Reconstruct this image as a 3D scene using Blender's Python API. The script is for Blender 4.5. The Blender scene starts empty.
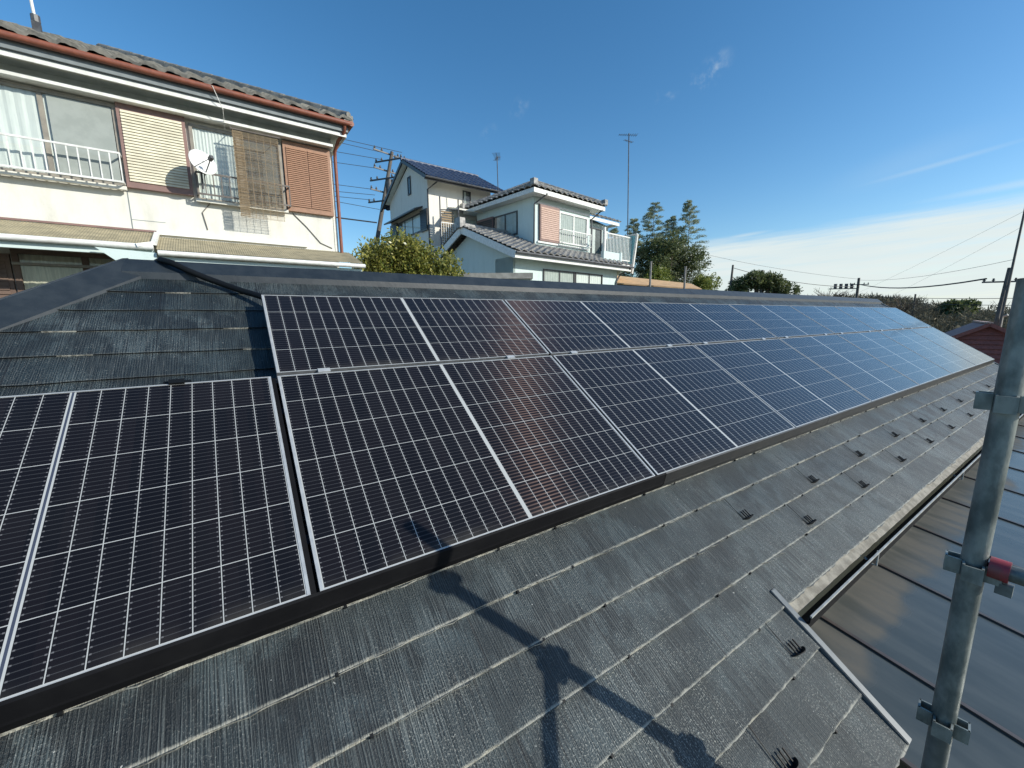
import bpy, bmesh, math, random
from mathutils import Vector, Matrix
R = math.radians
random.seed(7)
scene = bpy.context.scene
col = scene.collection

# ---------------------------------------------------------------- camera, sky, sun, exposure
CAM = Vector((-0.14097, -3.00820, -0.14494))
YAW, PITCH, ROLL, FPX = R(33.8047), R(9.3427), R(-0.4063), 408.05
cd = bpy.data.cameras.new('camera'); cam = bpy.data.objects.new('camera', cd); col.objects.link(cam)
fw = Vector((math.sin(YAW)*math.cos(PITCH), math.cos(YAW)*math.cos(PITCH), -math.sin(PITCH)))
rt = Vector((math.cos(YAW), -math.sin(YAW), 0)); up = rt.cross(fw)
r2 = rt*math.cos(ROLL)+up*math.sin(ROLL); u2 = -rt*math.sin(ROLL)+up*math.cos(ROLL)
cam.matrix_world = Matrix(((r2.x, u2.x, -fw.x, CAM.x), (r2.y, u2.y, -fw.y, CAM.y), (r2.z, u2.z, -fw.z, CAM.z), (0, 0, 0, 1)))
cd.sensor_fit = 'HORIZONTAL'; cd.sensor_width = 36; cd.lens = 36*FPX/1024
cd.clip_start = 0.05; cd.clip_end = 20000
scene.camera = cam
SUN = Vector((0.64, -0.77, 0.51)).normalized()
SUN_EL = math.asin(SUN.z); SUN_ROT = math.atan2(SUN.x, SUN.y)
vs = scene.view_settings
vs.view_transform = 'Standard'; vs.look = 'None'; vs.gamma = 1; vs.use_curve_mapping = False
vs.exposure = 0.07

def N(nt, t, **kw):
    n = nt.nodes.new(t)
    for k, v in kw.items():
        if k in n.bl_rna.properties.keys(): setattr(n, k, v)
        else: n.inputs[k].default_value = v
    return n
def lk(nt, a, b): nt.links.new(a, b)
def M(nt, op, a=None, b=None, c=None):
    n = nt.nodes.new('ShaderNodeMath'); n.operation = op
    for i, v in enumerate((a, b, c)):
        if v is None: continue
        if isinstance(v, (int, float)): n.inputs[i].default_value = v
        else: nt.links.new(v, n.inputs[i])
    return n.outputs[0]
def smooth(nt, v, a, b, t0=0.0, t1=1.0):
    n = nt.nodes.new('ShaderNodeMapRange'); n.interpolation_type = 'SMOOTHSTEP'
    nt.links.new(v, n.inputs[0])
    for i, x in zip((1, 2, 3, 4), (a, b, t0, t1)):
        if isinstance(x, (int, float)): n.inputs[i].default_value = x
        else: nt.links.new(x, n.inputs[i])
    return n.outputs[0]
def mixc(nt, fac, a, b):
    n = nt.nodes.new('ShaderNodeMix'); n.data_type = 'RGBA'
    for i, v in ((0, fac), (6, a), (7, b)):
        if isinstance(v, (int, float)): n.inputs[i].default_value = v
        elif isinstance(v, tuple): n.inputs[i].default_value = (*v[:3], 1)
        else: nt.links.new(v, n.inputs[i])
    return n.outputs[2]

w = bpy.data.worlds.new('World'); scene.world = w; w.use_nodes = True
nt = w.node_tree; bg = nt.nodes['Background']
SKY = 0.13
bg.inputs[1].default_value = SKY
sky = N(nt, 'ShaderNodeTexSky', sky_type='NISHITA', sun_disc=False, sun_elevation=SUN_EL, sun_rotation=SUN_ROT,
        altitude=50, air_density=1.0, dust_density=0.5, ozone_density=2.5)
hs = N(nt, 'ShaderNodeHueSaturation', Hue=.496, Saturation=1.27, Value=1.22); lk(nt, sky.outputs[0], hs.inputs['Color'])
tc = N(nt, 'ShaderNodeTexCoord'); sep = N(nt, 'ShaderNodeSeparateXYZ'); lk(nt, tc.outputs['Generated'], sep.inputs[0])
X, Y, Z = sep.outputs
az = M(nt, 'ARCTAN2', X, Y); el = M(nt, 'ARCSINE', Z)
cv = N(nt, 'ShaderNodeCombineXYZ'); lk(nt, M(nt, 'MULTIPLY', az, 2.2), cv.inputs[0]); lk(nt, M(nt, 'MULTIPLY', el, 14), cv.inputs[1])
n1 = N(nt, 'ShaderNodeTexNoise', Scale=1.6, Detail=5, Roughness=.55); lk(nt, cv.outputs[0], n1.inputs['Vector'])
edge = smooth(nt, az, R(45), R(58), R(2.5), R(8.7))
edge = M(nt, 'ADD', edge, M(nt, 'MULTIPLY', M(nt, 'SUBTRACT', n1.outputs[0], .5), R(1.6)))
edge = M(nt, 'ADD', edge, M(nt, 'MULTIPLY', M(nt, 'MAXIMUM', M(nt, 'SUBTRACT', az, R(58)), 0), .045))
n4 = N(nt, 'ShaderNodeTexNoise', Scale=3.4, Detail=6, Roughness=.6)
cv4 = N(nt, 'ShaderNodeCombineXYZ'); lk(nt, M(nt, 'MULTIPLY', az, 2.0), cv4.inputs[0]); lk(nt, M(nt, 'MULTIPLY', M(nt, 'SUBTRACT', el, M(nt, 'MULTIPLY', az, .06)), 30), cv4.inputs[1]); lk(nt, cv4.outputs[0], n4.inputs['Vector'])
edge = M(nt, 'ADD', edge, M(nt, 'MULTIPLY', M(nt, 'SUBTRACT', n4.outputs[0], .5), R(1.3)))
bank = smooth(nt, M(nt, 'SUBTRACT', edge, el), R(-.7), R(1.5))
bank = M(nt, 'MULTIPLY', bank, smooth(nt, n4.outputs[0], .25, .6, .70, .95))
# thin wisps
def patch(azd, eld, ra, re, tilt=0):
    da = M(nt, 'DIVIDE', M(nt, 'SUBTRACT', az, R(azd)), R(ra))
    de = M(nt, 'DIVIDE', M(nt, 'SUBTRACT', M(nt, 'SUBTRACT', el, R(eld)), M(nt, 'MULTIPLY', M(nt, 'SUBTRACT', az, R(azd)), tilt)), R(re))
    d = M(nt, 'SQRT', M(nt, 'ADD', M(nt, 'MULTIPLY', da, da), M(nt, 'MULTIPLY', de, de)))
    return smooth(nt, d, 1.0, 0.0)
n2 = N(nt, 'ShaderNodeTexNoise', Scale=22, Detail=6, Roughness=.6); lk(nt, tc.outputs['Generated'], n2.inputs['Vector'])
wn = smooth(nt, n2.outputs[0], .45, .75)
wis = None
for p, s in (((57.3, 25.6, 3.2, 1.9, .45), .62), ((52.8, 24.6, 2.2, .9, .1), .40), ((35, 24.8, 1.6, 1.5, .5), .34), ((31, 22.3, 1.4, 1.0, .4), .26), ((27, 19.3, 2.2, .8, .2), .25)):
    v = M(nt, 'MULTIPLY', M(nt, 'MULTIPLY', patch(*p), wn), s); wis = v if wis is None else M(nt, 'ADD', wis, v)
for p, s in (((62.5, 9.2, 3.6, .33, .09), .42), ((78.5, 13.6, 7, .34, .13), .17), ((85, 10.9, 10, .5, .05), .30), ((76, 14.2, 8, 2.2, .2), .06)):
    wis = M(nt, 'ADD', wis, M(nt, 'MULTIPLY', patch(*p), s))
cl = M(nt, 'MINIMUM', M(nt, 'MAXIMUM', bank, wis), 1.0)
n3 = N(nt, 'ShaderNodeTexNoise', Scale=2.0, Detail=4); lk(nt, cv.outputs[0], n3.inputs['Vector'])
cc = mixc(nt, n3.outputs[0], (5.2, 6.0, 6.1), (6.2, 6.6, 6.4))
lk(nt, mixc(nt, cl, hs.outputs[0], cc), bg.inputs[0])

sd = bpy.data.lights.new('sun', 'SUN'); sd.energy = 4.9; sd.angle = R(.53); sd.color = (1, .965, .865)
so = bpy.data.objects.new('sun', sd); col.objects.link(so)
so.rotation_euler = (-SUN).to_track_quat('-Z', 'Y').to_euler(); so.location = (5, -10, 12)

# ---------------------------------------------------------------- materials
def new_mat(name):
    m = bpy.data.materials.new(name); m.use_nodes = True
    return m, m.node_tree, m.node_tree.nodes['Principled BSDF']
def mat(name, a, b=None, rough=.6, scale=6, metal=0., spec=.5, detail=4, stretch=(1, 1, 1), bump=0, bscale=60, coat=0, lo=.35, hi=.65):
    m, nt, p = new_mat(name)
    p.inputs['Roughness'].default_value = rough; p.inputs['Metallic'].default_value = metal
    p.inputs['Specular IOR Level'].default_value = spec; p.inputs['Coat Weight'].default_value = coat
    if b is None: b = tuple(x*.82 for x in a)
    tc = N(nt, 'ShaderNodeTexCoord'); mp = N(nt, 'ShaderNodeMapping'); mp.inputs['Scale'].default_value = stretch
    lk(nt, tc.outputs['Object'], mp.inputs[0])
    n = N(nt, 'ShaderNodeTexNoise', Scale=scale, Detail=detail, Roughness=.6); lk(nt, mp.outputs[0], n.inputs['Vector'])
    lk(nt, mixc(nt, smooth(nt, n.outputs[0], lo, hi), a, b), p.inputs['Base Color'])
    if bump:
        n2 = N(nt, 'ShaderNodeTexNoise', Scale=bscale, Detail=3); lk(nt, mp.outputs[0], n2.inputs['Vector'])
        bn = N(nt, 'ShaderNodeBump', Strength=bump, Distance=.01); lk(nt, n2.outputs[0], bn.inputs['Height']); lk(nt, bn.outputs[0], p.inputs['Normal'])
    return m

# roof frame: u along the ridge (+X), v down the slope, n off the slope; origin = top corner of the solar array
TH = R(33.1257)
CS, SN = math.cos(TH), math.sin(TH)
def rf(u, v, n=0): return Vector((u, -v*CS-n*SN, -v*SN+n*CS))
HR = -.12                                   # slate surface below the glass plane

def slate_mat():
    m, nt, p = new_mat('slate')
    tc = N(nt, 'ShaderNodeTexCoord'); sp = N(nt, 'ShaderNodeSeparateXYZ'); lk(nt, tc.outputs['UV'], sp.inputs[0])
    u, v = sp.outputs[0], sp.outputs[1]
    def stretched(su, sv, scale, detail=3, rough=.6):
        c = N(nt, 'ShaderNodeCombineXYZ'); lk(nt, M(nt, 'MULTIPLY', u, su), c.inputs[0]); lk(nt, M(nt, 'MULTIPLY', v, sv), c.inputs[1])
        n = N(nt, 'ShaderNodeTexNoise', Scale=scale, Detail=detail, Roughness=rough); lk(nt, c.outputs[0], n.inputs['Vector']); return n.outputs[0]
    rows = M(nt, 'FLOOR', M(nt, 'DIVIDE', M(nt, 'SUBTRACT', v, 1.96-.1965*40), .1965))
    half = M(nt, 'MULTIPLY', M(nt, 'MODULO', rows, 2.0), .5)
    sl = M(nt, 'ADD', M(nt, 'DIVIDE', u, .983), half); slf = M(nt, 'FLOOR', sl); fr = M(nt, 'FRACT', sl)
    wn = N(nt, 'ShaderNodeTexWhiteNoise', noise_dimensions='2D'); c = N(nt, 'ShaderNodeCombineXYZ'); lk(nt, slf, c.inputs[0]); lk(nt, rows, c.inputs[1]); lk(nt, c.outputs[0], wn.inputs['Vector'])
    tone = wn.outputs['Value']
    wob = stretched(14, 1.2, 1.0, 2, .5)
    sn = M(nt, 'SINE', M(nt, 'ADD', M(nt, 'MULTIPLY', u, 2*math.pi/.0092), M(nt, 'MULTIPLY', wob, 22.0)))
    rib = M(nt, 'ADD', M(nt, 'MULTIPLY', sn, .085), stretched(290, 4.0, 1.0, 2, .5))             # ribbed grain running down the slope
    rib2 = stretched(300, 5, 1.0, 2)
    blot = stretched(2.6, 2.0, 1.0, 5, .62)
    blot2 = stretched(4.6, 3.2, 1.0, 6, .66)
    grain = stretched(190, 150, 1.0, 3, .75)
    wear = smooth(nt, stretched(1.5, 1.2, 1.0, 3), .36, .64)
    col = mixc(nt, smooth(nt, blot, .40, .62), (.0075, .0155, .019), (.047, .067, .073))
    col = mixc(nt, M(nt, 'MULTIPLY', smooth(nt, blot2, .47, .56), smooth(nt, v, 2.2, 2.9, .95, .5)), col, (.003, .007, .010))
    col = mixc(nt, M(nt, 'MULTIPLY', tone, .5), col, (.040, .052, .054))
    line = M(nt, 'MULTIPLY', smooth(nt, rib, .54, .66), M(nt, 'MULTIPLY', M(nt, 'ADD', M(nt, 'MULTIPLY', wear, .36), .12), smooth(nt, v, 1.2, 2.1, .35, 1.0)))
    col = mixc(nt, line, col, (.165, .185, .178))
    col = mixc(nt, M(nt, 'MULTIPLY', smooth(nt, rib, .50, .40), .8), col, (.006, .009, .011))
    st = M(nt, 'MULTIPLY', smooth(nt, rib2, .57, .68), M(nt, 'MULTIPLY', wear, .18)); col = mixc(nt, st, col, (.30, .31, .29))
    fl = smooth(nt, grain, .55, .66); damp = M(nt, 'SUBTRACT', 1.0, M(nt, 'MULTIPLY', smooth(nt, blot2, .47, .56), .7)); col = mixc(nt, M(nt, 'MULTIPLY', M(nt, 'MULTIPLY', fl, damp), M(nt, 'ADD', M(nt, 'MULTIPLY', smooth(nt, v, 2.1, 2.9), .5), M(nt, 'ADD', M(nt, 'MULTIPLY', wear, .30), .06))), col, (.52, .52, .46))  # stone flecks, strengthened toward the eave as painted sun glint
    spk = smooth(nt, stretched(60, 60, 1.0, 1), .77, .80)
    col = mixc(nt, M(nt, 'MULTIPLY', spk, .7), col, (.5, .5, .46))
    # dirt line where the butt edge of the slate has lost its paint
    vf = M(nt, 'FRACT', M(nt, 'DIVIDE', M(nt, 'SUBTRACT', v, 1.96-.1965*40), .1965))
    en = stretched(26, 26, 1.0, 4, .7)
    ed = smooth(nt, M(nt, 'ADD', vf, M(nt, 'MULTIPLY', en, .10)), .995, 1.045)
    col = mixc(nt, M(nt, 'MULTIPLY', M(nt, 'MULTIPLY', ed, smooth(nt, v, .9, 1.9, .12, .8)), smooth(nt, stretched(7, 3, 1.0, 3), .35, .55, .35, 1.0)), col, (.40, .385, .32))
    # joints between neighbouring slates
    jd = M(nt, 'MULTIPLY', M(nt, 'MINIMUM', fr, M(nt, 'SUBTRACT', 1.0, fr)), .983)
    j = smooth(nt, jd, .0035, .001)
    col = mixc(nt, M(nt, 'MULTIPLY', j, .85), col, (.012, .012, .012))
    lk(nt, col, p.inputs['Base Color'])
    p.inputs['Specular IOR Level'].default_value = .5
    lk(nt, smooth(nt, blot2, .3, .7, .40, .56), p.inputs['Roughness'])
    h = M(nt, 'ADD', M(nt, 'MULTIPLY', rib, 1.3), M(nt, 'MULTIPLY', grain, 1.1))
    bn = N(nt, 'ShaderNodeBump', Strength=.75, Distance=.005); lk(nt, h, bn.inputs['Height']); lk(nt, bn.outputs[0], p.inputs['Normal'])
    return m
def edge_mat():
    m, nt, p = new_mat('slate_edge')
    tc = N(nt, 'ShaderNodeTexCoord'); n = N(nt, 'ShaderNodeTexNoise', Scale=38, Detail=5, Roughness=.7); lk(nt, tc.outputs['Object'], n.inputs['Vector'])
    lk(nt, mixc(nt, smooth(nt, n.outputs[0], .40, .58), (.16, .155, .13), (.58, .56, .49)), p.inputs['Base Color']); p.inputs['Roughness'].default_value = .9
    return m

def panel_mat(name, W, H, nc, nr, mid, double=False):
    """crystalline cells under glass: white grid, fine wires along the long side"""
    m, nt, p = new_mat(name)
    tc = N(nt, 'ShaderNodeTexCoord'); sp = N(nt, 'ShaderNodeSeparateXYZ'); lk(nt, tc.outputs['Object'], sp.inputs[0])
    x, y = sp.outputs[0], sp.outputs[1]
    mg = .013
    px = (W/2-mid/2-mg)/nc; mgy = .0055; py = (H-2*mgy)/nr; g = .0026
    xa = M(nt, 'SUBTRACT', M(nt, 'ABSOLUTE', M(nt, 'SUBTRACT', x, W/2)), mid/2)
    cx = M(nt, 'DIVIDE', xa, px); fx = M(nt, 'MULTIPLY', M(nt, 'FRACT', cx), px)
    yo = M(nt, 'SUBTRACT', y, mgy); cy = M(nt, 'DIVIDE', yo, py); fy = M(nt, 'MULTIPLY', M(nt, 'FRACT', cy), py)
    dx = M(nt, 'MINIMUM', fx, M(nt, 'SUBTRACT', px, fx)); dy = M(nt, 'MINIMUM', fy, M(nt, 'SUBTRACT', py, fy))
    d = M(nt, 'MINIMUM', dx, dy)
    gap = M(nt, 'LESS_THAN', d, g/2)
    out = M(nt, 'MAXIMUM', M(nt, 'LESS_THAN', xa, 0.0), M(nt, 'GREATER_THAN', xa, px*nc))
    out = M(nt, 'MAXIMUM', out, M(nt, 'MAXIMUM', M(nt, 'LESS_THAN', yo, 0.0), M(nt, 'GREATER_THAN', yo, py*nr)))
    white = M(nt, 'MAXIMUM', gap, out)
    wt = M(nt, 'FRACT', M(nt, 'ADD', M(nt, 'MULTIPLY', cy, 10.0), .5)); wd = M(nt, 'MULTIPLY', M(nt, 'ABSOLUTE', M(nt, 'SUBTRACT', wt, .5)), py/10*1.0)
    wire = M(nt, 'LESS_THAN', wd, .0011)
    pad = M(nt, 'MULTIPLY', M(nt, 'LESS_THAN', wd, .0022), M(nt, 'MULTIPLY', M(nt, 'LESS_THAN', dx, .0085), M(nt, 'GREATER_THAN', dx, .0035)))
    cn = N(nt, 'ShaderNodeTexWhiteNoise', noise_dimensions='2D'); c = N(nt, 'ShaderNodeCombineXYZ'); lk(nt, M(nt, 'FLOOR', M(nt, 'DIVIDE', x, px)), c.inputs[0]); lk(nt, M(nt, 'FLOOR', cy), c.inputs[1]); lk(nt, c.outputs[0], cn.inputs['Vector'])
    cell = mixc(nt, cn.outputs['Value'], (.0052, .0050, .0064), (.0088, .0074, .0088))
    cl = mixc(nt, wire, cell, (.040, .041, .044))
    cl = mixc(nt, pad, cl, (.115, .115, .12))
    wcol = (.40, .41, .40)
    if double:
        dk = M(nt, 'LESS_THAN', xa, -.0045)
        wcol = mixc(nt, dk, wcol, (.05, .06, .09))
    cl = mixc(nt, white, cl, wcol)
    # light film of dust
    dn = N(nt, 'ShaderNodeTexNoise', Scale=3.0, Detail=5); lk(nt, tc.outputs['Object'], dn.inputs['Vector'])
    cl = mixc(nt, M(nt, 'MULTIPLY', smooth(nt, dn.outputs[0], .4, .8), .007), cl, (.4, .38, .34))
    dirt = M(nt, 'MULTIPLY', smooth(nt, y, .07, .0), smooth(nt, dn.outputs[0], .35, .7)); cl = mixc(nt, M(nt, 'MULTIPLY', dirt, .10), cl, (.36, .33, .27))
    lk(nt, cl, p.inputs['Base Color']); p.inputs['Roughness'].default_value = .45; p.inputs['Specular IOR Level'].default_value = .05
    p.inputs['Coat Weight'].default_value = 1; p.inputs['Coat Roughness'].default_value = .075; p.inputs['Coat IOR'].default_value = 1.30
    # the round wires shine in a streak across their length
    tg = N(nt, 'ShaderNodeVectorTransform', vector_type='VECTOR', convert_from='OBJECT', convert_to='WORLD'); tg.inputs[0].default_value = (1, 0, 0)
    gl = N(nt, 'ShaderNodeBsdfAnisotropic', Roughness=.5, Anisotropy=.85, Color=(.75, .50, .42, 1)); lk(nt, tg.outputs[0], gl.inputs['Tangent'])
    mx = N(nt, 'ShaderNodeMixShader'); ou = nt.nodes['Material Output']
    lk(nt, M(nt, 'MULTIPLY', M(nt, 'MULTIPLY', M(nt, 'SUBTRACT', 1.0, white), smooth(nt, wd, .006, .0015)), .014), mx.inputs[0]); lk(nt, p.outputs[0], mx.inputs[1]); lk(nt, gl.outputs[0], mx.inputs[2]); lk(nt, mx.outputs[0], ou.inputs[0])
    return m

def tile_mat(name, a, b, edge):
    m = mat(name, a, b, rough=.5, scale=5, bump=.2, bscale=40)
    return m

def glass_mat():
    m, nt, p = new_mat('window_glass'); ou = nt.nodes['Material Output']
    tr = N(nt, 'ShaderNodeBsdfTransparent', Color=(.86, .9, .9, 1)); gl = N(nt, 'ShaderNodeBsdfGlossy', Roughness=.02)
    ge = N(nt, 'ShaderNodeNewGeometry'); vm = N(nt, 'ShaderNodeVectorMath', operation='DOT_PRODUCT'); lk(nt, ge.outputs['Normal'], vm.inputs[0]); lk(nt, ge.outputs['Incoming'], vm.inputs[1])
    q = M(nt, 'ADD', .045, M(nt, 'MULTIPLY', M(nt, 'POWER', M(nt, 'SUBTRACT', 1.0, M(nt, 'ABSOLUTE', vm.outputs['Value'])), 5.0), .95)); mx = N(nt, 'ShaderNodeMixShader')
    lk(nt, q, mx.inputs[0]); lk(nt, tr.outputs[0], mx.inputs[1]); lk(nt, gl.outputs[0], mx.inputs[2]); lk(nt, mx.outputs[0], ou.inputs[0])
    return m
def carport_mat():
    m, nt, p = new_mat('smoked_sheet')
    tc = N(nt, 'ShaderNodeTexCoord'); sp = N(nt, 'ShaderNodeSeparateXYZ'); lk(nt, tc.outputs['Object'], sp.inputs[0])
    mp = N(nt, 'ShaderNodeMapping'); mp.inputs['Scale'].default_value = (5, 1.2, 1); lk(nt, tc.outputs['Object'], mp.inputs[0])
    n = N(nt, 'ShaderNodeTexNoise', Scale=1.6, Detail=4, Roughness=.55); lk(nt, mp.outputs[0], n.inputs['Vector'])
    n2 = N(nt, 'ShaderNodeTexNoise', Scale=.9, Detail=3); lk(nt, tc.outputs['Object'], n2.inputs['Vector'])
    # dried silt below the gutter
    lim = M(nt, 'ADD', -2.48, M(nt, 'MULTIPLY', M(nt, 'SUBTRACT', n2.outputs[0], .5), 1.0))
    dd = M(nt, 'SUBTRACT', sp.outputs[1], lim)
    silt = M(nt, 'MULTIPLY', smooth(nt, dd, -.06, .05), smooth(nt, dd, .9, .1, .75, 1.0))
    streak = smooth(nt, n.outputs[0], .3, .75, .35, 1.0)
    silt = M(nt, 'MULTIPLY', silt, streak)
    base = mixc(nt, smooth(nt, n.outputs[0], .35, .7), (.052, .062, .061), (.074, .084, .081))
    lk(nt, mixc(nt, M(nt, 'MULTIPLY', silt, .9), base, (.105, .096, .078)), p.inputs['Base Color'])
    lk(nt, M(nt, 'ADD', .24, M(nt, 'MULTIPLY', silt, .4)), p.inputs['Roughness'])
    p.inputs['Specular IOR Level'].default_value = .42
    return m
def leaf_mat(name, a, b, spec=.35, rough=.45, trans=.25):
    m, nt, p = new_mat(name)
    gi = N(nt, 'ShaderNodeNewGeometry')
    lk(nt, mixc(nt, gi.outputs['Random Per Island'], a, b), p.inputs['Base Color'])
    p.inputs['Roughness'].default_value = rough; p.inputs['Specular IOR Level'].default_value = spec
    ou = nt.nodes['Material Output']; t = N(nt, 'ShaderNodeBsdfTranslucent'); mx = N(nt, 'ShaderNodeMixShader', Fac=trans)
    lk(nt, mixc(nt, gi.outputs['Random Per Island'], tuple(min(1, x*1.6) for x in a), tuple(min(1, x*1.6) for x in b)), t.inputs[0])
    lk(nt, p.outputs[0], mx.inputs[1]); lk(nt, t.outputs[0], mx.inputs[2]); lk(nt, mx.outputs[0], ou.inputs[0])
    return m
def wall_mat(name, a, stain, amount=.5, scale=2.5, bump=.25):
    m, nt, p = new_mat(name)
    tc = N(nt, 'ShaderNodeTexCoord'); mp = N(nt, 'ShaderNodeMapping'); mp.inputs['Scale'].default_value = (1.6, 1.6, .45); lk(nt, tc.outputs['Object'], mp.inputs[0])
    n = N(nt, 'ShaderNodeTexNoise', Scale=scale, Detail=6, Roughness=.65); lk(nt, mp.outputs[0], n.inputs['Vector'])
    n2 = N(nt, 'ShaderNodeTexNoise', Scale=scale*9, Detail=4, Roughness=.7); lk(nt, tc.outputs['Object'], n2.inputs['Vector'])
    c = mixc(nt, M(nt, 'MULTIPLY', smooth(nt, n.outputs[0], .45, .75), amount), a, stain)
    c = mixc(nt, M(nt, 'MULTIPLY', smooth(nt, n2.outputs[0], .5, .75), amount*.5), c, tuple(x*.75 for x in a))
    lk(nt, c, p.inputs['Base Color']); p.inputs['Roughness'].default_value = .85; p.inputs['Specular IOR Level'].default_value = .25
    n3 = N(nt, 'ShaderNodeTexNoise', Scale=90, Detail=3); lk(nt, tc.outputs['Object'], n3.inputs['Vector'])
    bn = N(nt, 'ShaderNodeBump', Strength=bump, Distance=.01); lk(nt, n3.outputs[0], bn.inputs['Height']); lk(nt, bn.outputs[0], p.inputs['Normal'])
    return m

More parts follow.
